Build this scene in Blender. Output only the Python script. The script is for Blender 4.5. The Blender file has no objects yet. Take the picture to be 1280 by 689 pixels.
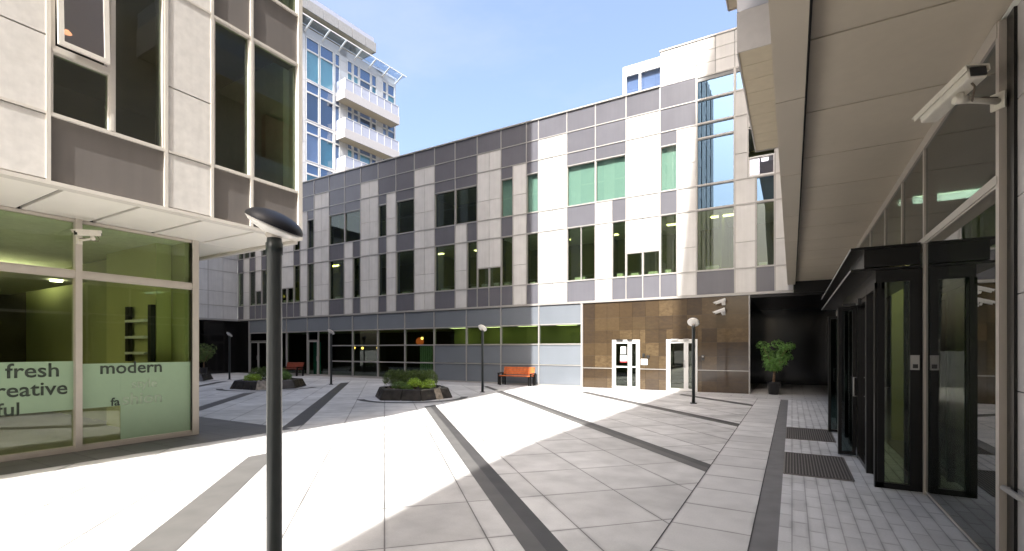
import bpy, bmesh, math, random
from mathutils import Vector, Matrix, Quaternion
random.seed(7)
R = math.radians
scene = bpy.context.scene
COL = scene.collection

# ------------------------------------------------------------------ camera
CAM_H = 1.75
cam_d = bpy.data.cameras.new('camera'); cam = bpy.data.objects.new('camera', cam_d); COL.objects.link(cam)
cam_d.sensor_width = 36; cam_d.lens = 36 * 602 / 1280
cam_d.shift_y = (437 - 344.5) / 1280
cam_d.clip_start = 0.05; cam_d.clip_end = 3000
YAW = math.atan(350 / 602.)
cam.location = (0, 0, CAM_H); cam.rotation_euler = (R(90), 0, YAW)
scene.camera = cam

# ------------------------------------------------------------------ world and sun
SUN_DIR = Vector((-0.165, 1.0, -1.27)).normalized()        # the way the light travels
EL = math.asin(-SUN_DIR.z); ROT = math.atan2(-SUN_DIR.x, -SUN_DIR.y)
w = bpy.data.worlds.new('World'); scene.world = w; w.use_nodes = True
nt = w.node_tree; bg = nt.nodes['Background']
sky = nt.nodes.new('ShaderNodeTexSky'); sky.sky_type = 'NISHITA'; sky.sun_disc = False
sky.sun_elevation = EL; sky.sun_rotation = ROT
sky.altitude = 0; sky.air_density = 1.0; sky.dust_density = 7.5; sky.ozone_density = 1.6
tc = nt.nodes.new('ShaderNodeTexCoord'); mpw = nt.nodes.new('ShaderNodeMapping'); mpw.inputs['Scale'].default_value = (1.2, 2.6, 4.5); mpw.inputs['Rotation'].default_value = (0.2, 0.35, 0.6)
nzw = nt.nodes.new('ShaderNodeTexNoise'); nzw.inputs['Scale'].default_value = 1.5; nzw.inputs['Detail'].default_value = 9; nzw.inputs['Roughness'].default_value = .58
mrw = nt.nodes.new('ShaderNodeMapRange'); mrw.inputs['From Min'].default_value = .47; mrw.inputs['From Max'].default_value = .78; mrw.inputs['To Max'].default_value = .30
mxw = nt.nodes.new('ShaderNodeMix'); mxw.data_type = 'RGBA'; mxw.inputs[7].default_value = (2.0, 2.1, 2.2, 1)
nt.links.new(tc.outputs['Generated'], mpw.inputs[0]); nt.links.new(mpw.outputs[0], nzw.inputs['Vector']); nt.links.new(nzw.outputs['Fac'], mrw.inputs['Value'])
nt.links.new(mrw.outputs[0], mxw.inputs[0]); nt.links.new(sky.outputs[0], mxw.inputs[6]); nt.links.new(mxw.outputs[2], bg.inputs[0]); bg.inputs[1].default_value = 0.088
sd = bpy.data.lights.new('sun', 'SUN'); sd.energy = 2.1; sd.angle = R(0.5); sd.color = (1.0, 0.975, 0.94)
so = bpy.data.objects.new('sun', sd); COL.objects.link(so)
so.rotation_euler = SUN_DIR.to_track_quat('-Z', 'Y').to_euler(); so.location = (5, -30, 40)
vs = scene.view_settings
vs.view_transform = 'Standard'; vs.look = 'None'; vs.gamma = 1.0; vs.use_curve_mapping = False
vs.exposure = 2.4
scene.cycles.max_bounces = 10; scene.cycles.diffuse_bounces = 5; scene.cycles.glossy_bounces = 5
scene.cycles.transparent_max_bounces = 16; scene.cycles.sample_clamp_indirect = 6.0
scene.cycles.caustics_reflective = False; scene.cycles.caustics_refractive = False

# ------------------------------------------------------------------ materials
def new_mat(name):
    m = bpy.data.materials.new(name); m.use_nodes = True
    return m, m.node_tree, m.node_tree.nodes['Principled BSDF']
def nd(t, kind, **kw):
    n = t.nodes.new('ShaderNode' + kind)
    for k, v in kw.items(): setattr(n, k, v)
    return n
def mat(name, col, rough=0.6, metal=0.0, var=0.08, scale=6.0, island=0.0, bump=0.0, spec=0.5, bscale=None, coat=0.0, streak=0.0):
    m, t, b = new_mat(name)
    b.inputs['Roughness'].default_value = rough; b.inputs['Metallic'].default_value = metal
    b.inputs['Specular IOR Level'].default_value = spec
    b.inputs['Coat Weight'].default_value = coat; b.inputs['Coat Roughness'].default_value = 0.06
    g = nd(t, 'NewGeometry'); n = nd(t, 'TexNoise'); n.inputs['Scale'].default_value = scale; n.inputs['Detail'].default_value = 5
    t.links.new(g.outputs['Position'], n.inputs['Vector'])
    mr = nd(t, 'MapRange'); mr.inputs['From Min'].default_value = .3; mr.inputs['From Max'].default_value = .7
    mr.inputs['To Min'].default_value = 1 - var; mr.inputs['To Max'].default_value = 1 + var
    t.links.new(n.outputs['Fac'], mr.inputs['Value'])
    val = mr.outputs[0]
    if island:
        ir = nd(t, 'MapRange'); ir.inputs['To Min'].default_value = 1 - island; ir.inputs['To Max'].default_value = 1 + island
        t.links.new(g.outputs['Random Per Island'], ir.inputs['Value'])
        mu = nd(t, 'Math', operation='MULTIPLY'); t.links.new(val, mu.inputs[0]); t.links.new(ir.outputs[0], mu.inputs[1]); val = mu.outputs[0]
    if streak:      # rain streaks running down
        mp = nd(t, 'Mapping'); mp.inputs['Scale'].default_value = (9, 9, .5); t.links.new(g.outputs['Position'], mp.inputs['Vector'])
        n2 = nd(t, 'TexNoise'); n2.inputs['Scale'].default_value = 1.0; n2.inputs['Detail'].default_value = 4
        t.links.new(mp.outputs[0], n2.inputs['Vector'])
        sr = nd(t, 'MapRange'); sr.inputs['From Min'].default_value = .35; sr.inputs['From Max'].default_value = .65
        sr.inputs['To Min'].default_value = 1 - streak; sr.inputs['To Max'].default_value = 1.0
        t.links.new(n2.outputs['Fac'], sr.inputs['Value'])
        mu = nd(t, 'Math', operation='MULTIPLY'); t.links.new(val, mu.inputs[0]); t.links.new(sr.outputs[0], mu.inputs[1]); val = mu.outputs[0]
    mx = nd(t, 'VectorMath', operation='SCALE'); mx.inputs[0].default_value = col; t.links.new(val, mx.inputs['Scale'])
    t.links.new(mx.outputs[0], b.inputs['Base Color'])
    if bump:
        n3 = nd(t, 'TexNoise'); n3.inputs['Scale'].default_value = bscale or scale * 8; n3.inputs['Detail'].default_value = 6
        t.links.new(g.outputs['Position'], n3.inputs['Vector'])
        bp = nd(t, 'Bump'); bp.inputs['Strength'].default_value = bump; bp.inputs['Distance'].default_value = .01
        t.links.new(n3.outputs['Fac'], bp.inputs['Height']); t.links.new(bp.outputs[0], b.inputs['Normal'])
    return m
def glass(name, tint, ior=1.5, extra=0.0, wave=0.0, gcol=(1, 1, 1)):
    """clear pane: Schlick reflection over a tinted see-through layer, the same from both faces"""
    m = bpy.data.materials.new(name); m.use_nodes = True; t = m.node_tree; t.nodes.clear()
    o = nd(t, 'OutputMaterial'); mx = nd(t, 'MixShader'); tr = nd(t, 'BsdfTransparent'); gl = nd(t, 'BsdfGlossy')
    tr.inputs[0].default_value = (*tint, 1); gl.inputs['Roughness'].default_value = 0.0; gl.inputs['Color'].default_value = (*gcol, 1)
    g = nd(t, 'NewGeometry'); dt = nd(t, 'VectorMath', operation='DOT_PRODUCT'); t.links.new(g.outputs['Incoming'], dt.inputs[0]); t.links.new(g.outputs['Normal'], dt.inputs[1])
    ab = nd(t, 'Math', operation='ABSOLUTE'); t.links.new(dt.outputs['Value'], ab.inputs[0])
    om = nd(t, 'Math', operation='SUBTRACT'); om.inputs[0].default_value = 1; t.links.new(ab.outputs[0], om.inputs[1])
    pw = nd(t, 'Math', operation='POWER'); pw.inputs[1].default_value = 5; t.links.new(om.outputs[0], pw.inputs[0])
    f0 = ((ior - 1) / (ior + 1)) ** 2 + extra
    fr = nd(t, 'Math', operation='MULTIPLY_ADD', use_clamp=True); fr.inputs[1].default_value = 1 - f0; fr.inputs[2].default_value = f0
    t.links.new(pw.outputs[0], fr.inputs[0]); t.links.new(fr.outputs[0], mx.inputs[0])
    t.links.new(tr.outputs[0], mx.inputs[1]); t.links.new(gl.outputs[0], mx.inputs[2]); t.links.new(mx.outputs[0], o.inputs[0])
    if wave:
        n = nd(t, 'TexNoise'); n.inputs['Scale'].default_value = 1.3; n.inputs['Detail'].default_value = 1
        bp = nd(t, 'Bump'); bp.inputs['Strength'].default_value = 1; bp.inputs['Distance'].default_value = wave * 10
        t.links.new(g.outputs['Position'], n.inputs['Vector']); t.links.new(n.outputs['Fac'], bp.inputs['Height']); t.links.new(bp.outputs[0], gl.inputs['Normal'])
    return m
def emit(name, col, s):
    m, t, b = new_mat(name); b.inputs['Base Color'].default_value = (*col, 1)
    b.inputs['Emission Color'].default_value = (*col, 1); b.inputs['Emission Strength'].default_value = s
    return m
def brick_mat(name, c1, c2, mortar, bw, rh, ms, ang=0, off=0.5, shift=(0, 0), rough=.7, stain=.15, bias=0.0):
    m, t, b = new_mat(name); g = nd(t, 'NewGeometry'); mp = nd(t, 'Mapping')
    mp.inputs['Rotation'].default_value = (0, 0, ang); mp.inputs['Location'].default_value = (*shift, 0)
    t.links.new(g.outputs['Position'], mp.inputs['Vector'])
    br = nd(t, 'TexBrick'); br.offset = off; br.inputs['Scale'].default_value = 1
    br.inputs['Brick Width'].default_value = bw; br.inputs['Row Height'].default_value = rh
    br.inputs['Mortar Size'].default_value = ms; br.inputs['Mortar Smooth'].default_value = .15; br.inputs['Bias'].default_value = bias
    br.inputs['Color1'].default_value = (*c1, 1); br.inputs['Color2'].default_value = (*c2, 1); br.inputs['Mortar'].default_value = (*mortar, 1)
    t.links.new(mp.outputs[0], br.inputs['Vector'])
    val = None
    for sc, amt, det in ((.55, stain, 6), (2.6, stain * .7, 6), (55, .06, 3)):
        n = nd(t, 'TexNoise'); n.inputs['Scale'].default_value = sc; n.inputs['Detail'].default_value = det
        t.links.new(g.outputs['Position'], n.inputs['Vector'])
        mr = nd(t, 'MapRange'); mr.inputs['From Min'].default_value = .35; mr.inputs['From Max'].default_value = .62
        mr.inputs['To Min'].default_value = 1 - amt; mr.inputs['To Max'].default_value = 1.0
        t.links.new(n.outputs['Fac'], mr.inputs['Value'])
        if val is None: val = mr.outputs[0]
        else:
            mu = nd(t, 'Math', operation='MULTIPLY'); t.links.new(val, mu.inputs[0]); t.links.new(mr.outputs[0], mu.inputs[1]); val = mu.outputs[0]
    b2 = nd(t, 'TexBrick'); b2.offset = off; b2.inputs['Scale'].default_value = 1
    b2.inputs['Brick Width'].default_value = bw; b2.inputs['Row Height'].default_value = rh
    b2.inputs['Mortar Size'].default_value = ms * 7; b2.inputs['Mortar Smooth'].default_value = 1.0
    t.links.new(mp.outputs[0], b2.inputs['Vector'])
    n4 = nd(t, 'TexNoise'); n4.inputs['Scale'].default_value = 1.7; n4.inputs['Detail'].default_value = 5
    t.links.new(g.outputs['Position'], n4.inputs['Vector'])
    d1 = nd(t, 'MapRange'); d1.inputs['From Min'].default_value = .38; d1.inputs['From Max'].default_value = .66
    d1.inputs['To Min'].default_value = 0; d1.inputs['To Max'].default_value = .32; t.links.new(n4.outputs['Fac'], d1.inputs['Value'])
    d2 = nd(t, 'Math', operation='MULTIPLY'); t.links.new(d1.outputs[0], d2.inputs[0]); t.links.new(b2.outputs['Fac'], d2.inputs[1])
    d3 = nd(t, 'Math', operation='SUBTRACT'); d3.inputs[0].default_value = 1; t.links.new(d2.outputs[0], d3.inputs[1])
    d4 = nd(t, 'Math', operation='MULTIPLY'); t.links.new(val, d4.inputs[0]); t.links.new(d3.outputs[0], d4.inputs[1]); val = d4.outputs[0]
    sc = nd(t, 'VectorMath', operation='SCALE'); t.links.new(br.outputs['Color'], sc.inputs[0]); t.links.new(val, sc.inputs['Scale'])
    t.links.new(sc.outputs[0], b.inputs['Base Color']); b.inputs['Roughness'].default_value = rough
    bp = nd(t, 'Bump'); bp.inputs['Strength'].default_value = .5; bp.inputs['Distance'].default_value = .004; bp.invert = True
    t.links.new(br.outputs['Fac'], bp.inputs['Height']); t.links.new(bp.outputs[0], b.inputs['Normal'])
    return m

M = {}
M['paving'] = brick_mat('pale granite paving', (.70, .692, .675), (.60, .592, .575), (.20, .19, .178), .92, 1.0966, .0075, ang=R(45) * -1, off=0.0, shift=(0, 0), rough=.55, stain=.24)
M['band'] = brick_mat('pale granite band', (.68, .672, .655), (.60, .592, .58), (.22, .21, .20), .74, .72, .007, off=0.0, shift=(.33, 0), rough=.6, stain=.14)
M['paver'] = brick_mat('grey concrete pavers', (.70, .70, .70), (.60, .60, .60), (.42, .42, .42), .42, .14, .006, ang=R(90), off=0.5, rough=.75, stain=.16)
M['edge_paving'] = brick_mat('grey granite paving', (.52, .515, .505), (.47, .465, .46), (.28, .28, .28), .8, .45, .007, off=0.5, rough=.6, stain=.12)
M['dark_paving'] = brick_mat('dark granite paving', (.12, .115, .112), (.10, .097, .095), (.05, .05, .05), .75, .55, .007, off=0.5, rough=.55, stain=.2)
M['dark_strip'] = mat('dark granite strip', (.05, .048, .047), .55, var=.18, scale=3, bump=.08)
M['grey_strip'] = mat('grey granite strip', (.108, .105, .10), .6, var=.12, scale=3, bump=.05)
M['kerb'] = mat('charcoal granite strip', (.16, .157, .16), .6, var=.12, scale=4, bump=.05)
M['ground'] = mat('grey asphalt ground', (.11, .11, .11), .85, var=.15, scale=.6)
M['stone'] = mat('cream stone panel', (.64, .63, .61), .62, var=.05, scale=2.2, island=.055, bump=.1, bscale=60, streak=.07)
M['stone_left'] = mat('rough cream stone panel', (.68, .655, .62), .6, var=.07, scale=9, island=.04, bump=.06, bscale=60, streak=.06)
M['spandrel'] = mat('charcoal glazed panel', (.138, .137, .155), .22, var=.05, scale=1.5, island=.08, spec=.5, streak=.05)
M['spandrel_left'] = mat('warm grey spandrel', (.17, .155, .145), .3, var=.05, scale=1.5, island=.04, streak=.06)
M['blue_panel'] = mat('blue grey glazed panel', (.185, .205, .23), .14, var=.04, scale=1.0, island=.05)
M['grid'] = mat('grey aluminium profile', (.42, .405, .385), .4, metal=.25, var=.03)
M['white_metal'] = mat('white powder coated aluminium', (.74, .735, .72), .4, var=.03)
M['tower_panel'] = mat('pale grey tower panel', (.56, .56, .56), .5, var=.04, island=.05)
M['cream_metal'] = mat('cream aluminium trim', (.62, .585, .53), .4, var=.03)
M['beige_metal'] = mat('beige aluminium frame', (.50, .455, .40), .38, metal=.15, var=.03)
M['back'] = mat('dark backing wall', (.05, .05, .05), .8)
M['roof'] = mat('grey roofing', (.3, .3, .3), .8)
M['black_stone'] = mat('polished black stone', (.009, .0085, .0085), .12, var=.3, scale=3, island=.2)
M['dark_metal'] = mat('dark bronze metal', (.010, .0095, .009), .3, metal=.4, var=.06)
M['soffit_left'] = mat('cream soffit panel', (.80, .765, .70), .45, var=.03, scale=1.2, island=.02)
M['soffit'] = mat('taupe soffit panel', (.55, .485, .385), .42, var=.05, scale=.8, island=.03, streak=.03)
M['fascia'] = mat('taupe fascia panel', (.53, .47, .38), .38, var=.04, scale=.8, island=.02)
M['balcony_soffit'] = mat('yellowish soffit panel', (.52, .455, .34), .5, var=.04, island=.02)
M['balcony_face'] = mat('grey balcony panel', (.47, .45, .44), .35, var=.04)
M['red_wall'] = mat('dull red wall', (.42, .2, .18), .7)
M['g_window'] = glass('green tinted glass', (.66, .73, .60), 1.52, .02)
M['g_shop'] = glass('shopfront glass', (.55, .66, .53), 1.52, .02)
M['g_clear'] = glass('clear green glass', (.80, .86, .73), 1.5, .01)
M['g_blue'] = glass('blue mirror glass', (.10, .22, .30), 1.6, .26, gcol=(.40, .60, .80))
M['g_tower'] = glass('tower blue glass', (.72, .80, .88), 1.5, .06)
M['g_rail'] = mat('reflection toned balustrade', (.40, .42, .50), .1, var=.02)  # bright reflections put into an even pale lilac tone
M['g_dark'] = glass('dark door glass', (.22, .28, .27), 1.52, .03)
M['g_purple'] = glass('lilac glass', (.55, .5, .62), 1.5, .25)
M['film'] = mat('frosted window film', (.29, .41, .27), .45, var=.02)
M['lettering'] = mat('dark green lettering', (.035, .05, .035), .5)
M['pale_lettering'] = mat('faint lettering', (.37, .46, .34), .5)
M['tint_blue'] = mat('blue tint sheet', (.20, .32, .54), .7, var=.03)
M['tint_navy'] = mat('navy tint sheet', (.045, .10, .20), .7, var=.03)
M['tint_teal'] = mat('teal tint sheet', (.08, .42, .44), .7, var=.03)
M['tint_lilac'] = mat('lilac tint sheet', (.50, .50, .64), .7, var=.03)
M['tint_mint'] = mat('pale mint tint sheet', (.38, .80, .72), .7, var=.03)
M['blind'] = mat('roller blind', (.66, .80, .70), .7, var=.02)
M['blind_green'] = mat('mint roller blind', (.32, .45, .70), .7, var=.03)
M['int_wall'] = mat('olive interior wall', (.34, .35, .17), .8, var=.08, scale=1)
M['int_col'] = mat('lime interior panel', (.50, .50, .24), .8, var=.04, scale=1)
M['int_dark'] = mat('dark interior wall', (.085, .072, .05), .8, var=.3, scale=1.2)
M['int_ceiling'] = mat('white ceiling', (.75, .75, .68), .8)
M['int_floor'] = mat('interior floor', (.22, .2, .17), .4)
M['int_white'] = mat('white interior unit', (.78, .78, .74), .6)
M['navy'] = mat('navy door glass', (.05, .06, .10), .1)
M['lamp_warm'] = emit('warm lamp', (1.0, .50, .15), 1.5)
M['lamp_orange'] = emit('orange lamp', (1.0, .18, .05), .12)
M['lamp_dim'] = emit('dim green ceiling light', (.75, 1.0, .45), .5)
M['curtain'] = mat('pale green curtain', (.80, .90, .76), .8)
M['lamp_yellow'] = emit('yellow strip light', (1.0, .72, .12), .6)
M['lamp_white'] = emit('ceiling light', (1.0, .95, .74), 3.2)
M['lamp_room'] = emit('room light panel', (1.0, .93, .5), 1.2)
M['pole'] = mat('dark green grey paint', (.020, .027, .027), .32, var=.1, scale=8)
M['lamp_top'] = mat('blue black paint', (.011, .012, .018), .5, var=.08, scale=10)
M['diffuser'] = mat('white lamp underside', (.86, .84, .80), .45)
M['camera'] = mat('white camera housing', (.70, .66, .57), .4, var=.05, scale=20)
M['camera_dark'] = mat('black lens', (.015, .015, .015), .15)
M['cable'] = mat('brown cable', (.10, .075, .05), .6)
M['wood'] = mat('orange varnished wood', (.52, .135, .035), .38, var=.25, scale=7, island=.12)
M['wood_dark'] = mat('dull red wood', (.20, .042, .022), .45, var=.2, scale=7, island=.12)
M['planter'] = mat('dark polished stone', (.034, .030, .027), .26, var=.35, scale=5, island=.05)
M['planter_light'] = mat('brown polished stone', (.28, .24, .19), .3, var=.45, scale=9)
M['soil'] = mat('brown soil', (.07, .05, .035), .95, var=.3, scale=20)
M['pebble'] = mat('pale pebbles', (.5, .47, .43), .8, island=.3)
M['pot'] = mat('black plastic pot', (.016, .016, .018), .35)
M['bark'] = mat('brown bark', (.23, .14, .08), .8, var=.3, scale=30)
M['mat_dark'] = mat('dark entrance mat', (.055, .05, .047), .7, var=.2, scale=20)
M['mat_rib'] = mat('grey metal rib', (.17, .155, .145), .5, metal=.3)
M['paper'] = mat('white paper', (.8, .8, .8), .7)
M['red_paper'] = mat('red print', (.6, .04, .05), .7)
M['rubber'] = mat('black plastic', (.02, .02, .02), .4)
def leaf(name, c):
    m = mat(name, c, .5, var=.2, scale=4, island=.45)
    b = m.node_tree.nodes['Principled BSDF']; b.inputs['Subsurface Weight'].default_value = 0
    return m
M['leaf_fig'] = leaf('glossy fig leaf', (.105, .23, .04))
M['leaf_dark'] = leaf('dark conifer leaf', (.10, .155, .035))
M['leaf_mid'] = leaf('mid green leaf', (.12, .22, .04))
M['leaf_bright'] = leaf('bright green leaf', (.30, .46, .04))
def granite():
    m, t, b = new_mat('polished brown granite'); g = nd(t, 'NewGeometry')
    cr = nd(t, 'ValToRGB'); e = cr.color_ramp.elements
    e[0].position = 0; e[0].color = (.042, .031, .023, 1); e[1].position = 1; e[1].color = (.128, .090, .050, 1)
    k = e.new(.35); k.color = (.066, .045, .026, 1); k = e.new(.75); k.color = (.084, .058, .032, 1)
    n = nd(t, 'TexNoise'); n.inputs['Scale'].default_value = 4.5; n.inputs['Detail'].default_value = 9; n.inputs['Roughness'].default_value = .72
    mp = nd(t, 'Mapping'); mp.inputs['Scale'].default_value = (1.2, 1, 2.2); t.links.new(g.outputs['Position'], mp.inputs['Vector']); t.links.new(mp.outputs[0], n.inputs['Vector'])
    ma = nd(t, 'Math', operation='MULTIPLY_ADD'); ma.inputs[1].default_value = .85; t.links.new(g.outputs['Random Per Island'], ma.inputs[0])
    m2 = nd(t, 'Math', operation='MULTIPLY_ADD'); m2.inputs[1].default_value = 1.0; m2.inputs[2].default_value = -.45
    t.links.new(n.outputs['Fac'], m2.inputs[0]); t.links.new(m2.outputs[0], ma.inputs[2])
    t.links.new(ma.outputs[0], cr.inputs[0]); t.links.new(cr.outputs[0], b.inputs['Base Color'])
    b.inputs['Roughness'].default_value = .09
    return m
M['granite'] = granite()

# ------------------------------------------------------------------ mesh builder
class MB:
    """Collects solids in world coordinates; build() links them as one mesh object."""
    def __init__(s): s.v = []; s.f = []; s.sm = []
    def box(s, a, b):
        x0, y0, z0 = (min(p, q) for p, q in zip(a, b)); x1, y1, z1 = (max(p, q) for p, q in zip(a, b))
        return s.hexa([(x0, y0, z0), (x1, y0, z0), (x1, y1, z0), (x0, y1, z0), (x0, y0, z1), (x1, y0, z1), (x1, y1, z1), (x0, y1, z1)])
    def hexa(s, p):
        i = len(s.v); s.v += [tuple(q) for q in p]
        for f in ((0, 3, 2, 1), (4, 5, 6, 7), (0, 1, 5, 4), (1, 2, 6, 5), (2, 3, 7, 6), (3, 0, 4, 7)):
            s.f.append(tuple(i + k for k in f)); s.sm.append(False)
        return s
    def bar(s, p, q, wd, ht, up=(0, 0, 1)):
        p = Vector(p); q = Vector(q); d = (q - p).normalized(); u = Vector(up); sd_ = d.cross(u)
        if sd_.length < 1e-4: sd_ = d.cross(Vector((1, 0, 0)))
        sd_.normalize(); u = sd_.cross(d).normalized(); a = sd_ * wd / 2; b = u * ht / 2
        return s.hexa([p - a - b, p + a - b, q + a - b, q - a - b, p - a + b, p + a + b, q + a + b, q - a + b])
    def tube(s, pts, r, n=12, cap=True):
        pts = [Vector(p) for p in pts]; rs = r if isinstance(r, (list, tuple)) else [r] * len(pts)
        i0 = len(s.v); prev = None
        for k, p in enumerate(pts):
            d = (pts[min(k + 1, len(pts) - 1)] - pts[max(k - 1, 0)]).normalized()
            if prev is None:
                a = d.cross(Vector((0, 0, 1)))
                if a.length < 1e-3: a = d.cross(Vector((1, 0, 0)))
            else: a = prev - d * prev.dot(d)
            a.normalize(); prev = a; b = d.cross(a)
            for j in range(n):
                t = 2 * math.pi * j / n; s.v.append(tuple(p + (a * math.cos(t) + b * math.sin(t)) * rs[k]))
        for k in range(len(pts) - 1):
            for j in range(n):
                s.f.append((i0 + k * n + j, i0 + k * n + (j + 1) % n, i0 + (k + 1) * n + (j + 1) % n, i0 + (k + 1) * n + j)); s.sm.append(True)
        if cap:
            s.f.append(tuple(i0 + j for j in range(n))[::-1]); s.sm.append(False)
            e = i0 + (len(pts) - 1) * n; s.f.append(tuple(e + j for j in range(n))); s.sm.append(False)
        return s
    def lathe(s, prof, origin=(0, 0, 0), n=24, mtx=None, smooth=True):
        i0 = len(s.v); o = Vector(origin)
        for (r, z) in prof:
            for j in range(n):
                t = 2 * math.pi * j / n; p = Vector((r * math.cos(t), r * math.sin(t), z))
                if mtx is not None: p = mtx @ p
                s.v.append(tuple(p + o))
        for k in range(len(prof) - 1):
            for j in range(n):
                s.f.append((i0 + k * n + j, i0 + k * n + (j + 1) % n, i0 + (k + 1) * n + (j + 1) % n, i0 + (k + 1) * n + j)); s.sm.append(smooth)
        if prof[0][0] > 1e-5: s.f.append(tuple(i0 + j for j in range(n))[::-1]); s.sm.append(False)
        if prof[-1][0] > 1e-5: e = i0 + (len(prof) - 1) * n; s.f.append(tuple(e + j for j in range(n))); s.sm.append(False)
        return s
    def prism(s, poly, z0, z1):
        """vertical prism over a counter-clockwise polygon"""
        n = len(poly); i = len(s.v)
        s.v += [(x, y, z0) for x, y in poly] + [(x, y, z1) for x, y in poly]
        s.f.append(tuple(range(i, i + n))[::-1]); s.f.append(tuple(range(i + n, i + 2 * n))); s.sm += [False, False]
        for k in range(n):
            s.f.append((i + k, i + (k + 1) % n, i + n + (k + 1) % n, i + n + k)); s.sm.append(False)
        return s
    def loft(s, a, b):
        n = len(a); i = len(s.v); s.v += [tuple(p) for p in a] + [tuple(p) for p in b]
        s.f.append(tuple(range(i, i + n))[::-1]); s.f.append(tuple(range(i + n, i + 2 * n))); s.sm += [False, False]
        for k in range(n):
            s.f.append((i + k, i + (k + 1) % n, i + n + (k + 1) % n, i + n + k)); s.sm.append(False)
        return s
    def face(s, pts, smooth=False):
        i = len(s.v); s.v += [tuple(p) for p in pts]; s.f.append(tuple(range(i, i + len(pts)))); s.sm.append(smooth); return s
    def build(s, name, m, parent=None, bevel=0.0):
        off = Vector((0, 0, 0))
        p = parent
        while p is not None: off += p.location; p = p.parent
        me = bpy.data.meshes.new(name); me.from_pydata([tuple(Vector(v) - off) for v in s.v], [], s.f)
        me.polygons.foreach_set('use_smooth', s.sm)
        me.materials.append(M[m] if isinstance(m, str) else m); me.update()
        o = bpy.data.objects.new(name, me); COL.objects.link(o)
        if parent is not None: o.parent = parent
        if bevel:
            bv = o.modifiers.new('bevel', 'BEVEL'); bv.width = bevel; bv.segments = 2; bv.limit_method = 'ANGLE'; bv.angle_limit = R(40)
        return o
def build_clusters(mb, name, m, parent, gap=.04):
    """every run of touching panels becomes a mesh of its own"""
    n = len(mb.v) // 8; bb = []
    for i in range(n):
        p = mb.v[i * 8:i * 8 + 8]; bb.append([min(q[k] for q in p) for k in range(3)] + [max(q[k] for q in p) for k in range(3)])
    par = list(range(n))
    def find(i):
        while par[i] != i: par[i] = par[par[i]]; i = par[i]
        return i
    for i in range(n):
        for j in range(i):
            if all(bb[i][k] - gap < bb[j][k + 3] and bb[j][k] - gap < bb[i][k + 3] for k in range(3)):
                ov = sum(1 for k in range(3) if min(bb[i][k + 3], bb[j][k + 3]) - max(bb[i][k], bb[j][k]) > .05)
                if ov >= 1: par[find(i)] = find(j)
    out = {}
    for i in range(n): out.setdefault(find(i), []).append(i)
    for g in out.values():
        c = MB()
        for i in g: c.hexa(mb.v[i * 8:i * 8 + 8])
        c.build(name, m, parent)
def tag(o, label=None, cat=None, group=None, kind=None):
    if label: o['label'] = label
    if cat: o['category'] = cat
    if group: o['group'] = group
    if kind: o['kind'] = kind
    return o
def thing(name, label, cat, loc=(0, 0, 0), group=None):
    o = bpy.data.objects.new(name, None); COL.objects.link(o); o.location = loc; o.empty_display_size = .2
    return tag(o, label, cat, group)
def kids(o): return [c for c in bpy.data.objects if c.parent == o]
def copy_tree(o, parent=None):
    c = o.copy(); COL.objects.link(c); c.parent = parent
    for ch in kids(o): copy_tree(ch, c)
    return c

class Wall:
    """A wall plane: u runs along the wall, n points out of it, z is up."""
    def __init__(s, axis, const, out): s.axis = axis; s.c = const; s.out = out
    def pt(s, u, n, z): return (u, s.c + s.out * n, z) if s.axis == 'x' else (s.c + s.out * n, u, z)
    def box(s, mb, u0, u1, z0, z1, n0, n1): return mb.box(s.pt(u0, n0, z0), s.pt(u1, n1, z1))
    def frame(s, mb, u0, u1, z0, z1, t, n0, n1):
        s.box(mb, u0, u0 + t, z0, z1, n0, n1); s.box(mb, u1 - t, u1, z0, z1, n0, n1)
        s.box(mb, u0 + t, u1 - t, z0, z0 + t, n0, n1); s.box(mb, u0 + t, u1 - t, z1 - t, z1, n0, n1)

def make_window(W, parent, u0, u1, z0, z1, gm='g_window', fm='grid', t=.045, blind=None, box=False, n=0.0, name='window', split=None, pn=.06):
    """window part (its frame mesh) > pane, blind, sill_box"""
    f = MB(); W.frame(f, u0, u1, z0, z1, t, n - .11, n + .005)
    if split: W.box(f, split - .02, split + .02, z0 + t, z1 - t, n - .10, n)
    fo = f.build(name, fm, parent)
    p = MB(); W.box(p, u0 + t, u1 - t, z0 + t, z1 - t, n - pn - .015, n - pn); p.build('pane', gm, fo)
    if blind:
        b = MB(); W.box(b, u0 + .02, u1 - .02, z0 + .01, z1 - .01, n - .16, n - .15); b.build('blind', blind, fo)
    if box:
        a = u0 + (u1 - u0) * random.uniform(.1, .3); bw = min(.5, (u1 - u0) * random.uniform(.35, .55))
        b = MB(); W.box(b, a, a + bw, z0 + .01, z0 + random.uniform(.13, .24), n - .42, n - .16); b.build('sill_box', 'int_white', fo)
    return fo

# ------------------------------------------------------------------ the setting: ground
def sheet(name, m, poly, z, hole=None):
    mb = MB(); mb.face([(x, y, z) for x, y in poly]); return tag(mb.build(name, m), kind='structure')
sheet('ground', 'ground', [(-600, -600), (600, -600), (600, 600), (-600, 600)], -.012)
sheet('paving', 'paving', [(-36.3, -14), (-1.06, -14), (-1.06, 19.25), (-36.3, 19.25)], 0.0)
sheet('edge_paving', 'edge_paving', [(-36.3, 19.25), (1.5, 19.25), (1.5, 28.2), (-36.3, 28.2)], 0.0)
sheet('pale_band', 'band', [(-1.06, -14), (-.33, -14), (-.33, 19.25), (-1.06, 19.25)], 0.0)
sheet('charcoal_strip', 'kerb', [(-.33, -14), (-.11, -14), (-.11, 19.25), (-.33, 19.25)], 0.0)
sheet('pavement', 'paver', [(-.11, -14), (1.6, -14), (1.6, 19.25), (-.11, 19.25)], 0.0)
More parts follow.
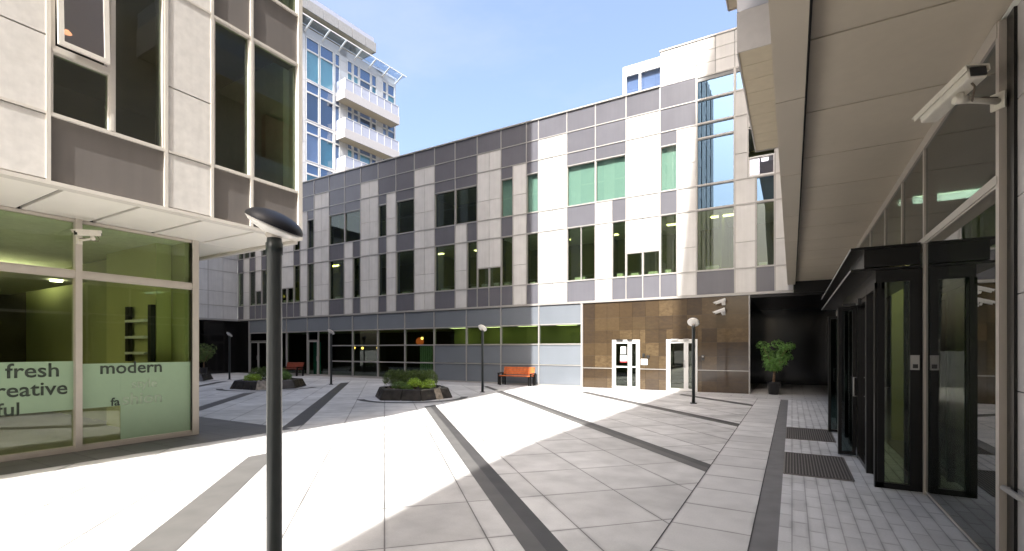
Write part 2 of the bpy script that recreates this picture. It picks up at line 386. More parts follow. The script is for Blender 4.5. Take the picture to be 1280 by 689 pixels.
sheet('dark_band', 'dark_paving', [(-10.62, -14), (-9.5, -14), (-9.5, 6.75), (-36.3, 6.75), (-36.3, 5.2), (-10.62, 5.2)], .004)  # border of dark granite paving along the corner building
for x in (-1.06, -.33): sheet('paving_joint', 'back', [(x - .006, -14), (x + .006, -14), (x + .006, 19.25), (x - .006, 19.25)], .0042)
# diagonal strips: X + Y = c
S2 = math.sqrt(2)
def strip(c, x0, x1, w0, w1, m, z=.004):
    """between offsets w0..w1 measured square to the strip, ends cut along Y at x0 / x1"""
    a, b = c + w0 * S2, c + w1 * S2
    sheet('paving_strip', m, [(x0, a - x0), (x1, a - x1), (x1, b - x1), (x0, b - x0)], z)
for c, x0, x1 in ((1.95, -9.75, -1.06), (6.55, -10.55, -1.06), (11.2, -7.4, -1.06), (15.75, -3.75, -1.06)):
    strip(c, x0, x1, -.02, .16, 'dark_strip'); strip(c, x0, x1, -.20, -.02, 'grey_strip')
strip(-2.85, -20.4, -9.75, -.2, .2, 'dark_strip'); strip(-2.75, -7.65, -3.2, -.20, .20, 'grey_strip')
strip(-7.45, -19.0, -14.6, -.2, .2, 'dark_strip'); strip(-12.1, -27.0, -16.6, -.2, .2, 'dark_strip')
strip(1.9, -16.9, -13.8, -.18, .18, 'dark_strip'); strip(-7.45, -26, -23, -.2, .2, 'dark_strip')
strip(6.55, -12.6, -10.9, -.12, .12, 'dark_strip')
PLANT = [(-12.0, 13.45, 1.30), (-20.85, 13.6, 1.42), (-29.8, 14.1, 1.42)]
for (px, py, pr) in PLANT:
    for ra, rb, m in ((pr + .44, pr + .70, 'dark_strip'),):
        mb = MB(); n = 64; a0, a1 = R(-125), R(35)
        for k in range(n):
            t0 = a0 + (a1 - a0) * k / n; t1 = a0 + (a1 - a0) * (k + 1) / n
            mb.face([(px + r * math.cos(t), py + r * math.sin(t), .008) for r, t in ((ra, t0), (rb, t0), (rb, t1), (ra, t1))])
        tag(mb.build('ring_strip', m), kind='structure')

# ------------------------------------------------------------------ central building (facade in the plane Y = 21.05, facing -Y)
YF = 21.05
Wc = Wall('x', YF, -1)
cb = thing('office_building', 'long three storey office block with cream stone and charcoal panels closing the courtyard', 'office building', (-18, YF, 0))
ROWS = dict(G=(4.0, 4.97), F=(4.97, 7.5), E=(7.5, 8.5), D=(8.5, 10.43), C=(10.43, 11.04), B=(11.04, 12.03), A=(12.03, 13.0))
stone, dark, bluep, grid, back = MB(), MB(), MB(), MB(), MB()
def panel(mb, W, u0, u1, z0, z1, g=.010, n=0.0):
    W.box(mb, u0 + g, u1 - g, z0 + g, z1 - g, n - .05, n)
def stone_panel(u0, u1, z0, z1):
    if u1 - u0 > 1.15:
        mid = (u0 + u1) / 2; panel(stone, Wc, u0, mid, z0, z1); panel(stone, Wc, mid, u1, z0, z1)
    else: panel(stone, Wc, u0, u1, z0, z1)
def seq(start, s):
    out = []; a = start
    for tok in s.split():
        k, e = tok.split(':'); e = float(e); out.append((a, e, k)); a = e
    return out
X0 = -36.2
rF = seq(X0, 'w:-35.44 s:-34.7 w:-33.96 h:-33.23 w:-32.53 s:-31.85 w:-31.04 H:-29.57 w:-28.87 s:-28.12 w:-27.44 s:-25.96 w:-24.53 s:-23.75 w:-23.08 s:-21.56 w:-20.87 s:-20.12 w:-18.7 s:-17.22 w:-15.8 s:-15.02 w:-14.35 H:-12.88 w:-12.18 s:-11.4 w:-10.73 s:-9.22 v:-7.8 s:-7.02 w:-6.37 H:-4.89 w:-4.18 s:-3.42 w:-1.97 s:-1.23 w:-.56 s:0.05')
rE = seq(X0, 'd:-35.44 s:-34.7 d:-33.96 s:-33.23 d:-32.53 s:-31.85 d:-31.04 s:-29.57 d:-28.87 s:-28.12 d:-27.44 s:-25.96 d:-24.53 s:-23.75 d:-23.08 s:-21.56 d:-20.87 s:-20.12 d:-18.7 s:-17.22 d:-15.8 s:-15.02 d:-14.35 s:-12.88 d:-12.18 s:-11.4 d:-10.73 s:-9.22 d:-7.8 s:-7.02 d:-6.37 s:-4.89 d:-4.18 s:-3.42 b:-1.97 s:-1.23 b:-.56 s:0.05')
rD = seq(X0, 'w:-35.44 w:-34.7 w:-33.96 s:-33.23 w:-32.53 s:-31.85 w:-31.04 s:-29.57 w:-28.87 s:-28.12 w:-27.44 s:-25.96 w:-24.5 w:-23.06 s:-21.56 w:-20.87 s:-20.12 w:-18.7 s:-17.22 w:-15.8 w:-14.35 s:-12.88 m:-12.18 s:-11.4 m:-10.73 s:-9.22 m:-7.8 m:-6.37 s:-4.89 m:-4.18 s:-3.42 b:-1.97 s:-1.50 r:-.56 s:0.05')
rB = seq(X0, 'd:-34.7 d:-33.23 d:-31.85 d:-30.35 d:-28.87 d:-27.44 s:-25.96 d:-24.5 d:-23.06 s:-21.56 d:-20.12 d:-18.7 s:-17.22 d:-15.8 d:-14.35 s:-12.88 d:-11.4 d:-10.73 s:-9.22 d:-7.8 d:-6.37 s:-4.89 d:-3.42 b:-1.97 s:-1.23 s:0.05')
rA = seq(X0, 'd:-34.7 d:-33.23 d:-31.85 d:-30.35 d:-28.87 d:-27.44 d:-25.96 d:-24.5 d:-23.06 d:-21.56 d:-20.12 d:-18.7 d:-17.22 d:-15.8 d:-14.35 d:-12.88 d:-11.4 d:-10.73 d:-9.22 d:-7.8 d:-6.37 d:-4.89 d:-3.42 b:-1.97 b:-1.23 s:0.05')
def bk(u0, u1, z0, z1): Wc.box(back, u0, u1, z0, z1, -.30, -.055)
for u0, u1, k in rF:
    z0, z1 = ROWS['F']; g0, g1 = ROWS['G']
    if k in 'wv':
        make_window(Wc, cb, u0, u1, z0, z1, box=(u1 - u0 > .6), split=(u0 + u1) / 2 if k == 'v' else None)
        panel(dark, Wc, u0, u1, g0, g1); bk(u0, u1, g0, g1)
    elif k == 's':
        stone_panel(u0, u1, g0, g1); stone_panel(u0, u1, z0, 6.0); stone_panel(u0, u1, 6.0, z1); bk(u0, u1, g0, z1)
    else:
        n = 2 if k == 'H' else 1; stone_panel(u0, u1, 6.03, z1); bk(u0, u1, 6.03, z1); bk(u0, u1, g0, g1)
        for i in range(n):
            a = u0 + (u1 - u0) * i / n; b = u0 + (u1 - u0) * (i + 1) / n
            make_window(Wc, cb, a, b, z0, 6.03, box=True); panel(dark, Wc, a, b, g0, g1)
            if i: Wc.box(grid, a - .025, a + .025, g0, 6.03, -.05, .035)
for u0, u1, k in rE:
    z0, z1 = ROWS['E']
    if k == 's': stone_panel(u0, u1, z0, z1)
    elif k == 'd': panel(dark, Wc, u0, u1, z0, z1)
    else: make_window(Wc, cb, u0, u1, z0, z1, gm='g_blue')
    bk(u0, u1, z0, z1) if k in 'sd' else None
for u0, u1, k in rD:
    z0, z1 = ROWS['D']; c0, c1 = ROWS['C']
    if k == 's': stone_panel(u0, u1, z0, 9.52); stone_panel(u0, u1, 9.52, c1); bk(u0, u1, z0, c1)
    elif k in 'wm':
        make_window(Wc, cb, u0, u1, z0, z1, gm='g_clear' if k == 'm' else 'g_window', blind='blind_green' if k == 'm' else None)
        panel(dark, Wc, u0, u1, c0, c1); bk(u0, u1, c0, c1)
    elif k == 'b':
        make_window(Wc, cb, u0, u1, z0, z1, gm='g_blue'); make_window(Wc, cb, u0, u1, c0, c1, gm='g_blue')
    elif k == 'r':      # recessed terrace opening with a lilac glazed parapet
        make_window(Wc, cb, u0, u1, 8.52, 9.3, gm='g_purple', fm='white_metal', t=.06, name='terrace_rail')
        panel(stone, Wc, u0, u1, 10.5, c1); bk(u0, u1, 10.5, c1)
for rr, key in ((rB, 'B'), (rA, 'A')):
    z0, z1 = ROWS[key]
    for u0, u1, k in rr:
        if k == 's': stone_panel(u0, u1, z0, z1)
        elif k == 'd': panel(dark, Wc, u0, u1, z0, z1)
        else: make_window(Wc, cb, u0, u1, z0, z1, gm='g_blue')
        if k in 'sd': bk(u0, u1, z0, z1)
# grid of slim profiles
def vbars(row, z0, z1):
    for u0, u1, k in row:
        if u1 < 0: Wc.box(grid, u1 - .024, u1 + .024, z0, z1, -.05, .03)
vbars(rA, 12.03, 13.0); vbars(rB, 11.04, 12.03); vbars(rD, 8.5, 11.04); vbars(rE, 7.5, 8.5); vbars(rF, 4.0, 7.5)
for z in (4.97, 7.5, 8.5, 11.04, 12.03): Wc.box(grid, X0, .05, z - .022, z + .022, -.05, .024)
for rr, z in ((rD, 10.43),):
    for u0, u1, k in rr:
        if k != 's': Wc.box(grid, u0 + .024, u1 - .024, z - .022, z + .022, -.05, .024)
Wc.box(grid, X0, -4.89, 13.0, 13.06, -.3, .06)          # coping
Wc.box(grid, X0, .05, 3.90, 4.0, -.3, .05)               # lower edge profile
# parapet block of the right end
for i, (a, b) in enumerate(((-4.89, -3.42), (-3.42, -1.97), (-1.97, -1.23), (-1.23, .05))):
    for j in range(3): stone_panel(a, b, 13.0 + j * .5, 13.5 + j * .5)
bk(-4.89, .05, 13.0, 14.5); Wc.box(grid, -4.92, .05, 14.5, 14.56, -.35, .03)
build_clusters(stone, 'stone_cladding', 'stone', cb); build_clusters(dark, 'spandrel_panel', 'spandrel', cb)
back.build('wall', 'back', cb)
# ground floor shopfront
GF = [-34.71, -32.55, -30.35, -28.12, -25.97, -23.78, -21.6, -19.43, -17.26, -15.05, -12.89, -10.71, -8.47]
for a, b in zip(GF, GF[1:]): panel(bluep, Wc, a, b, 2.97, 3.88); bk(a, b, 2.97, 3.90)
for i, (a, b) in enumerate(zip(GF, GF[1:])):
    if b > -17.2 + .1:
        make_window(Wc, cb, a, b, 2.0, 2.95, gm='g_shop', t=.035)
        for z0, z1 in ((.06, 1.0), (1.02, 1.98)): panel(bluep, Wc, a, b, z0, z1)
        bk(a, b, 0.0, 2.0)
    elif i in (0,):
        make_window(Wc, cb, a, b, 2.35, 2.95, gm='g_dark', t=.035)
    elif i == 3:
        make_window(Wc, cb, a, -27.05, 2.35, 2.95, gm='g_dark', t=.035); make_window(Wc, cb, -27.05, b, .08, 2.95, gm='g_shop', t=.035)
    elif i in (1, 2): make_window(Wc, cb, a, b, .08, 2.95, gm='g_shop', t=.04)
    else:
        for z0, z1 in ((2.0, 2.95), (1.0, 2.0), (.08, 1.0)): make_window(Wc, cb, a, b, z0, z1, gm='g_shop', t=.035)
for x in GF[1:-1]: Wc.box(grid, x - .03, x + .03, 0.0, 3.9, -.05, .04)
Wc.box(grid, GF[0] - .06, GF[0], 0, 3.9, -.05, .05); Wc.box(grid, GF[-1] - .04, GF[-1] + .06, 0, 3.9, -.05, .05)
Wc.box(grid, GF[0], GF[-1], 2.935, 2.985, -.05, .032)
Wc.box(grid, GF[4], GF[-1], 1.98, 2.02, -.05, .032); Wc.box(grid, GF[4], GF[-1], .98, 1.02, -.05, .028)
Wc.box(grid, GF[0], GF[-1], 0.0, .06, -.05, .03)
bluep.build('blue_grey_panels', 'blue_panel', cb)
def leaf_door(W, parent, u0, u1, z0, z1, gm, fm, t=.07, handle=1, rail=None, name='door', n=0.0, hm='grid'):
    f = MB(); W.frame(f, u0, u1, z0, z1, t, n - .08, n + .01)
    if rail: W.box(f, u0 + t, u1 - t, rail - .03, rail + .03, n - .07, n + .005)
    o = f.build(name, fm, parent)
    p = MB(); W.box(p, u0 + t, u1 - t, z0 + t, z1 - t, n - .045, n - .03); p.build('pane', gm, o)
    if handle:
        hu = u1 - t / 2 if handle > 0 else u0 + t / 2
        hb = MB(); hb.tube([W.pt(hu, n + .012, 1.0), W.pt(hu, n + .06, 1.0), W.pt(hu, n + .06, 1.3), W.pt(hu, n + .012, 1.3)], .012, 8); hb.build('handle', hm, o)
    return o
leaf_door(Wc, cb, -34.65, -33.65, .03, 2.3, 'g_dark', 'grid', handle=1); leaf_door(Wc, cb, -33.63, -32.6, .03, 2.3, 'g_dark', 'grid', handle=-1)
leaf_door(Wc, cb, -28.05, -27.08, .03, 2.32, 'g_shop', 'grid', handle=1)
mb = MB(); Wc.box(mb, -27.95, -27.2, .1, 2.25, -.35, -.33); mb.build('door_curtain', 'tint_teal', cb)
# granite base with two glazed doors
def onY(u, Y=YF):
    x = (u - 640) / 602.; s_, c_ = math.sin(YAW), math.cos(YAW); return Y * (-s_ + c_ * x) / (c_ + s_ * x)
D1, D2 = (onY(765.3), onY(799.8)), (onY(832.9), onY(871.8))
gran, gjoint = MB(), MB()
xs = []; a = -8.41
while a < -1.5: xs.append(a); a += .578
xs[-1] = -1.47
rows = [0.0, .45, .90, 1.47, 2.04, 2.61, 3.18, 3.90]
DZ = 2.18
for z0, z1 in zip(rows, rows[1:]):
    for a, b in zip(xs, xs[1:]):
        segs = [(a, b)]
        if z0 < DZ:
            for d0, d1 in (D1, D2):
                ns = []
                for p, q in segs:
                    if q <= d0 or p >= d1: ns.append((p, q))
                    else:
                        if p < d0: ns.append((p, d0))
                        if q > d1: ns.append((d1, q))
                segs = ns
        for p, q in segs:
            if q - p < .02: continue
            panel(gran, Wc, p, q, z0, z1, .003)
        if z0 < DZ < z1:
            for d0, d1 in (D1, D2):
                p, q = max(a, d0), min(b, d1)
                if q - p > .02: panel(gran, Wc, p, q, DZ, z1, .003)
for p, q in ((-8.47, D1[0]), (D1[1], D2[0]), (D2[1], -1.47)):
    Wc.box(gjoint, p, q, 0, 3.9, -.28, -.051)
for p, q in (D1, D2): Wc.box(gjoint, p, q, DZ, 3.9, -.28, -.051)
gran.build('granite_cladding', 'granite', cb); gjoint.build('granite_backing', 'back', cb)
mb = MB()
for p, q in ((-8.41, D1[0]), (D1[1], D2[0]), (D2[1], -1.47)): Wc.box(mb, p, q, .885, .915, -.04, .022)
Wc.box(mb, -1.47, -1.43, 0, 3.9, -.25, .012)
mb.build('granite_trim', 'grid', cb)
for (d0, d1), fm, gm in ((D1, 'white_metal', 'g_shop'), (D2, 'white_metal', 'g_clear')):
    wd = d1 - d0; f = MB(); Wc.frame(f, d0, d1, .012, DZ, .07, -.16, .02); fo = f.build('door_frame', fm, cb)
    s_ = d0 + .07 + (wd - .14) * .66
    lf = leaf_door(Wc, fo, d0 + .08, s_ - .005, .03, DZ - .08, gm, fm, t=.085, handle=1, rail=.98 if d0 == D1[0] else None)
    lf2 = leaf_door(Wc, fo, s_ + .005, d1 - .08, .03, DZ - .08, gm, fm, t=.085, handle=0, rail=.98 if d0 == D1[0] else None)
    cl = MB(); Wc.box(cl, d0 + .2, d0 + .5, DZ - .05, DZ + .02, .02, .07); Wc.box(cl, s_ - .1, s_ + .12, DZ - .045, DZ + .015, .02, .06); cl.build('door_closer', 'rubber' if d0 == D1[0] else 'grid', fo)
    if d0 == D1[0]:
        p = MB(); Wc.box(p, d0 + .38, d0 + .62, 1.55, 1.88, -.026, -.022); p.build('notice', 'paper', fo)
        p = MB(); Wc.box(p, d0 + .36, d0 + .66, 1.22, 1.50, -.026, -.022); p.build('notice', 'paper', fo)
        p = MB(); Wc.box(p, d0 + .36, d0 + .66, 1.18, 1.235, -.0215, -.018); p.build('notice_band', 'red_paper', fo)
# interiors
mb = MB(); mb.box((-36, 26.2, 0), (-1.6, 26.35, 13)); mb.build('interior_wall', 'int_dark', cb)
mb = MB(); mb.box((-36, 25.6, 4.05), (.0, 25.7, 12.9))
for x in (-31.9, -26.8, -19.4, -13.6, -8.3, -2.7, .02): mb.box((x - .06, 22.6, 4.05), (x + .06, 25.6, 12.9))
mb.build('office_partition', 'int_wall', cb)
mb = MB(); mb.box((-36.1, YF + .32, 3.96), (.05, 26.2, 4.06)); mb.box((-36.1, YF + .32, 7.7), (.05, 26.2, 8.3)); mb.box((-36.1, YF + .32, 11.2), (.05, 26.2, 11.35)); mb.build('floor_slab', 'int_ceiling', cb)
mb = MB(); mb.box((-36.1, YF + .02, 12.8), (.05, 27, 12.95)); mb.box((-36.1, 26.4, 0), (-1.6, 27, 12.9)); mb.build('roof', 'roof', cb)
mb = MB(); mb.box((-34.7, YF + .32, .0), (-1.6, 26.2, .012)); mb.build('interior_floor', 'int_floor', cb)
mb = MB(); mb.box((-34.7, YF + .32, 2.98), (-1.6, 26.2, 3.05)); mb.build('interior_ceiling', 'int_ceiling', cb)
mb = MB()
for x in (-16.2, -14.0, -11.8, -9.6): mb.box((x - .5, YF + .7, 2.94), (x + .5, YF + .95, 2.975))
mb.build('ceiling_glow', 'lamp_room', cb)
mb = MB(); mb.box((-17.1, 22.7, 0), (-8.6, 22.8, 2.98)); mb.build('back_room_wall', 'int_col', cb)
mb = MB(); x = -18.75
while x < -17.85: mb.box((x, YF + .55 + .03 * math.sin(x * 40), .05), (x + .055, YF + .57 + .03 * math.sin(x * 40), 2.0)); x += .05
mb.build('curtain', 'curtain', cb)
mb = MB()
for x in (-18.4, -20.5, -22.7, -24.9): mb.box((x - .4, YF + .5, 2.95), (x + .4, YF + .62, 2.975))
mb.build('dim_light', 'lamp_dim', cb)
mb = MB(); mb.box((-36.5, YF + .33, 0), (-36.25, 27, 12.95)); mb.build('side_wall', 'int_dark', cb)
mb = MB()
for x, y, z in ((-19.2, 23.6, 7.66), (-15.9, 23.9, 7.66), (-13.9, 23.9, 7.66), (-28.4, 23.2, 7.66), (-27.7, 23.2, 7.66), (-4.6, 23.6, 7.66), (-8.3, 24.2, 7.66), (-2.6, 23.2, 7.66), (-10.9, 24, 7.66)): mb.box((x - .55, y - .12, z), (x + .55, y + .12, z + .03))
mb.build('office_light', 'lamp_room', cb)
# setback storey seen over the parapet
Ws = Wall('x', 21.75, -1)
st, sg = MB(), MB()
panel(st, Ws, -6.75, -4.6, 14.35, 14.75); Ws.box(st, -6.75, -6.62, 13.0, 14.35, -.3, 0); Ws.box(st, -6.75, -4.0, 14.33, 14.75, -3, -.06); Ws.box(st, -6.75, -4.0, 12.9, 13.12, -3, 0)
Ws.box(st, -6.75, -4.0, 12.9, 14.5, -3.2, -3.0)
so_ = st.build('setback_storey', 'stone', cb)
for a, b in ((-6.62, -5.95), (-5.95, -4.9), (-4.9, -4.3)): make_window(Ws, cb, a, b, 13.12, 14.33, gm='g_tower', fm='white_metal', t=.05, blind='tint_lilac')  # lilac sheet behind the panes gives them a lit tone
# ------- west wing: wall in the plane X = -36.2 facing +X
Ww = Wall('y', -36.2, 1)
wst, wdk, wbk = MB(), MB(), MB()
wcol = seq(6.0, 's:9.4 w:10.9 s:12.4 w:13.9 s:15.4 w:17.9 s:18.9 s:21.0')
for u0, u1, k in wcol:
    for key in 'GFEDBA':
        z0, z1 = ROWS[key]
        if key == 'D': z1 = 11.04
        ka = 's' if k == 's' else ('w' if key in 'FD' else 'd')
        if key == 'A': ka = 'd'
        n = 2 if u1 - u0 > 1.2 else 1
        if ka == 'w': make_window(Ww, cb, u0, u1, z0, z1)
        else:
            for i in range(n):
                a = u0 + (u1 - u0) * i / n; b = u0 + (u1 - u0) * (i + 1) / n
                if ka == 's' and key in 'FD': panel(wst, Ww, a, b, z0, z0 + 1.03); panel(wst, Ww, a, b, z0 + 1.03, z1)
                else: panel(wst if ka == 's' else wdk, Ww, a, b, z0, z1)
            Ww.box(wbk, u0, u1, z0, z1, -.3, -.055)
    Ww.box(grid, u1 - .02, u1 + .02, 4, 13, -.05, .02)
for z in (4.97, 7.5, 8.5, 11.04, 12.03): Ww.box(grid, 6, 21.0, z - .022, z + .022, -.05, .016)
Ww.box(grid, 6, 21.1, 3.88, 4.0, -1.6, .04)
build_clusters(wst, 'stone_cladding', 'stone', cb); build_clusters(wdk, 'spandrel_panel', 'spandrel', cb); wbk.build('wing_wall', 'back', cb)
mb = MB(); mb.box((-39.5, 6, 3.9), (-39.3, 21, 13)); mb.box((-39.5, 6, 7.7), (-36.6, 21, 8.2)); mb.build('wing_interior', 'int_dark', cb)
mb = MB(); mb.box((-38.5, 15.8, 6.3), (-38.3, 17.4, 6.5)); mb.build('wing_light', 'lamp_yellow', cb)
mb = MB(); mb.box((-36.35, YF - .02, 0), (-34.78, YF + .2, 3.88)); mb.box((-37.8, 18.7, 0), (-36.35, YF, 3.88)); mb.build('black_pier', 'black_stone', cb)
Wg = Wall('y', -37.0, 1)
for a, b in ((16.2, 18.6), (13.8, 16.2), (11.4, 13.8)):
    make_window(Wg, cb, a, b, 0.05, 2.85, gm='g_dark', fm='dark_metal', t=.05); make_window(Wg, cb, a, b, 2.9, 3.85, gm='g_dark', fm='dark_metal', t=.05)
mb = MB(); mb.box((-40, 6, 0), (-39.8, 21, 3.9)); mb.build('wing_back_wall', 'back', cb)
# ------- passage at the right
mb = MB()
mb.box((-1.62, YF + .28, 0), (-1.43, 28, 3.9)); mb.box((-1.43, 28, 0), (1.6, 28.2, 3.9))
mb.build('passage_wall', 'black_stone', cb)
mb = MB(); mb.box((-1.43, YF + .01, 3.78), (1.6, 28, 3.89)); mb.box((.06, YF - .03, 3.89), (1.75, YF + .3, 4.7)); mb.build('passage_ceiling', 'dark_metal', cb)
grid.build('facade_profiles', 'grid', cb)
# small wall lamps and door fittings
t = thing('door_intercom', 'dark intercom with a white notice beside the left white door', 'intercom', Wc.pt(D1[1] + .2, 0, 1.3))
mb = MB(); Wc.box(mb, D1[1] + .12, D1[1] + .22, 1.42, 1.58, 0, .05); Wc.box(mb, D1[1] + .3, D1[1] + .42, 1.40, 1.5, 0, .05); mb.build('housing', 'rubber', t)
mb = MB(); Wc.box(mb, D1[1] + .05, D1[1] + .34, 1.08, 1.34, 0, .02); mb.build('notice', 'paper', t)
t = thing('card_reader', 'small black card reader on dark granite right of the shaded door', 'card reader', Wc.pt(D2[1] + .22, 0, 1.4))
mb = MB(); Wc.box(mb, D2[1] + .16, D2[1] + .27, 1.3, 1.52, 0, .05); mb.build('housing', 'rubber', t)
mb = MB(); Wc.box(mb, D2[1] + .18, D2[1] + .25, 1.43, 1.49, .05, .055); mb.build('display', 'grid', t)

# ------------------------------------------------------------------ left building (upper facade X = -8.7, ground glazing X = -10.6)
XL, XG = -8.7, -10.6
Wl = Wall('y', XL, 1); Wlg = Wall('y', XG, 1)
lb = thing('corner_building', 'cream stone corner building at left with jutting upper storeys over green shop glass', 'office building', (-14, 0, 0))
ls, ld, lt, lbk = MB(), MB(), MB(), MB()
def lpanel(mb, u0, u1, z0, z1, n=0.0): Wl.box(mb, u0 + .02, u1 - .02, z0 + .012, z1 - .012, -.10, n)
def lback(u0, u1, z0, z1): Wl.box(lbk, u0, u1, z0, z1, -.35, -.10)
U = [2.48, 3.19, 3.9, 4.61, 5.32, 6.32]
TOPZ = 34.0
# visible columns, then the same rhythm carried back behind the viewer
storeys = [4.95 + 3.6 * k for k in range(8)]
def stonecol(a, b):
    lpanel(ls, a, b, 4.05, 4.93)
    for z in storeys:
        lpanel(ls, a, b, z, z + 1.05); lpanel(ls, a, b, z + 1.05, z + 2.62); lpanel(ls, a, b, z + 2.62, z + 3.6)
    lback(a, b, 4.05, TOPZ)
    for z in storeys: Wl.box(lt, a + .02, b - .02, z - .018, z + .018, -.08, .012)
    for z in storeys: Wl.box(lt, a + .02, b - .02, z + 2.602, z + 2.638, -.08, .012)
stonecol(3.9, 4.61); stonecol(0.55, 2.48)
for a, b in ((4.61, 5.32), (5.32, 6.32)):
    lpanel(ld, a, b, 4.05, 4.95, -.03); lback(a, b, 4.05, 4.95)
    for i, z in enumerate(storeys):
        make_window(Wl, lb, a + .02, b - .02, z, z + 2.6, gm='g_window', fm='cream_metal', t=.03)
        lpanel(ld, a, b, z + 2.6, z + 3.6, -.03); lback(a, b, z + 2.6, z + 3.6)
lpanel(ld, 2.48, 3.9, 4.05, 4.95, -.03); lback(2.48, 3.9, 4.05, 4.95)
for i, z in enumerate(storeys):
    make_window(Wl, lb, 3.2, 3.88, z, z + 2.6, gm='g_window', fm='cream_metal', t=.03)
    make_window(Wl, lb, 2.5, 3.18, z, z + .88, gm='g_window', fm='cream_metal', t=.03)
    if i > 0: make_window(Wl, lb, 2.5, 3.18, z + .9, z + 2.6, gm='g_window', fm='cream_metal', t=.03)
    else:   # the sash that stands tilted open
        f = MB(); Wl.frame(f, 2.5, 3.18, z + .9, z + 2.6, .05, -.11, .005); fo = f.build('window', 'cream_metal', lb)
        sash = MB(); c0 = 2.56; c1 = 3.13; zz0 = z + .96; zz1 = z + 2.54
        def tilt(u, n, zz): return Wl.pt(u, n + .08 * (zz1 - zz) / (zz1 - zz0) , zz)
        def tb(mb, u0, u1, za, zb, n0, n1): mb.hexa([tilt(u0, n0, za), tilt(u1, n0, za), tilt(u1, n1, za), tilt(u0, n1, za), tilt(u0, n0, zb), tilt(u1, n0, zb), tilt(u1, n1, zb), tilt(u0, n1, zb)])
        tb(sash, c0, c0 + .06, zz0, zz1, -.03, .02); tb(sash, c1 - .06, c1, zz0, zz1, -.03, .02)
        tb(sash, c0 + .06, c1 - .06, zz0, zz0 + .06, -.03, .02); tb(sash, c0 + .06, c1 - .06, zz1 - .06, zz1, -.03, .02)
        so2 = sash.build('open_sash', 'cream_metal', fo)
        p = MB(); tb(p, c0 + .06, c1 - .06, zz0 + .06, zz1 - .06, -.01, .002); p.build('pane', 'g_purple', so2)
    lpanel(ld, 2.48, 3.9, z + 2.6, z + 3.6, -.03); lback(2.48, 3.9, z + 2.6, z + 3.6)
rearg = MB()
y = .55
k = 0
while y > -24:
    w1 = 1.42 if k % 2 == 0 else 2.1
    if k % 2 == 0:
        lpanel(ld, y - w1, y, 4.05, 4.95, -.03); lback(y - w1, y, 4.05, 4.95)
        for z in storeys:
            Wl.box(rearg, y - w1 + .04, y - .04, z, z + 2.6, -.08, -.06); lpanel(ld, y - w1, y, z + 2.6, z + 3.6, -.03); lback(y - w1, y, z + 2.6, z + 3.6)
    else: stonecol(y - w1, y)
    Wl.box(lt, y - .024, y + .024, 4.0, TOPZ, -.1, .014)
    y -= w1; k += 1
YB = y
for u in (2.48, 3.9, 4.61, 5.32, 6.32): Wl.box(lt, u - .024, u + .024, 4.0, TOPZ, -.1, .014) if u < 6.3 else Wl.box(lt, u - .03, u + .06, 4.0, TOPZ, -.3, .02)
for z in [4.95] + [s_ + 2.6 for s_ in storeys] + storeys[1:]:
    for a, b in ((2.48, 3.9), (4.61, 5.32), (5.32, 6.32)): Wl.box(lt, a + .024, b - .024, z - .022, z + .022, -.1, .012)
Wl.box(lt, 2.51, 3.165, 5.815, 5.855, -.1, .010); Wl.box(lt, 3.168, 3.212, 4.985, 7.52, -.1, .011)
Wl.box(lt, YB, 6.38, 3.985, 4.04, -.16, .022)
build_clusters(ls, 'stone_cladding', 'stone_left', lb); build_clusters(ld, 'spandrel_panel', 'spandrel_left', lb); lt.build('facade_trim', 'cream_metal', lb); lbk.build('wall', 'back', lb)
rearg.build('rear_glazing', 'g_dark', lb)
mb = MB(); mb.box((-37, 6.2, 4.06), (XL - .35, 6.36, TOPZ)); mb.box((-37, YB, 33.9), (XL - .35, 6.2, TOPZ)); mb.build('end_wall', 'stone_left', lb)
mb = MB()
for z in storeys:
    x = -36.5
    while x < -10: mb.box((x, 6.362, z - .9), (x + 1.9, 6.39, z + 2.6)); x += 2.75
mb.build('end_glazing', 'spandrel_left', lb)
mb = MB(); mb.box((-37, 5.15, 0), (-20, 5.27, 4.0)); mb.build('end_base', 'black_stone', lb)
# soffit of the overhang: separate panels
mb = MB(); yy = YB
edges = [YB, -14, -8, -3.5] + [-1.05 + .93 * i for i in range(8)] + [6.30]
for a, b in zip(edges, edges[1:]): mb.box((XG - .06, a + .03, 3.99), (XL - .17, b - .03, 4.035))
mb.box((-37, 5.30, 3.99), (XG - .09, 6.30, 4.04))
mb.build('soffit', 'soffit_left', lb)
mb = MB(); mb.box((-37, YB, 4.05), (XL - .2, 6.3, 4.07)); mb.build('soffit_backing', 'back', lb)
mb = MB(); mb.box((-37, 6.30, 3.93), (XL - .16, 6.40, 4.06)); mb.build('soffit_edge', 'cream_metal', lb)
# ground floor glazing
gy = [5.27, 3.41, 1.56, -.29, -2.14, -3.99, -5.84, -7.69, -9.54]
for i, (b, a) in enumerate(zip(gy, gy[1:])):
    up = make_window(Wlg, lb, a, b, 3.06, 3.98, gm='g_clear', fm='beige_metal', t=.05, name='shop_window')
    lo = make_window(Wlg, lb, a, b, .05, 3.02, gm='g_clear', fm='beige_metal', t=.05, name='shop_window')
    if i < 3:
        film = MB(); Wlg.box(film, a + .05, b - .05, .72 if i else .70, 1.55 if i else 1.5, -.0585, -.0565)
        if i == 0: film = MB(); Wlg.box(film, a + .05, b - .05, .72, 1.5, -.0585, -.0565)
        fo = film.build('frosted_film', M['film'], lo)
        if i == 0:
            f2 = MB(); Wlg.box(f2, 4.03, b - .05, .10, 1.26, -.0562, -.0545); f2.build('frosted_film', M['film'], lo)
    f = MB(); Wlg.box(f, a - .045, a + .045, 0, 4.0, -.12, .03); f.build('mullion', 'beige_metal', lb)
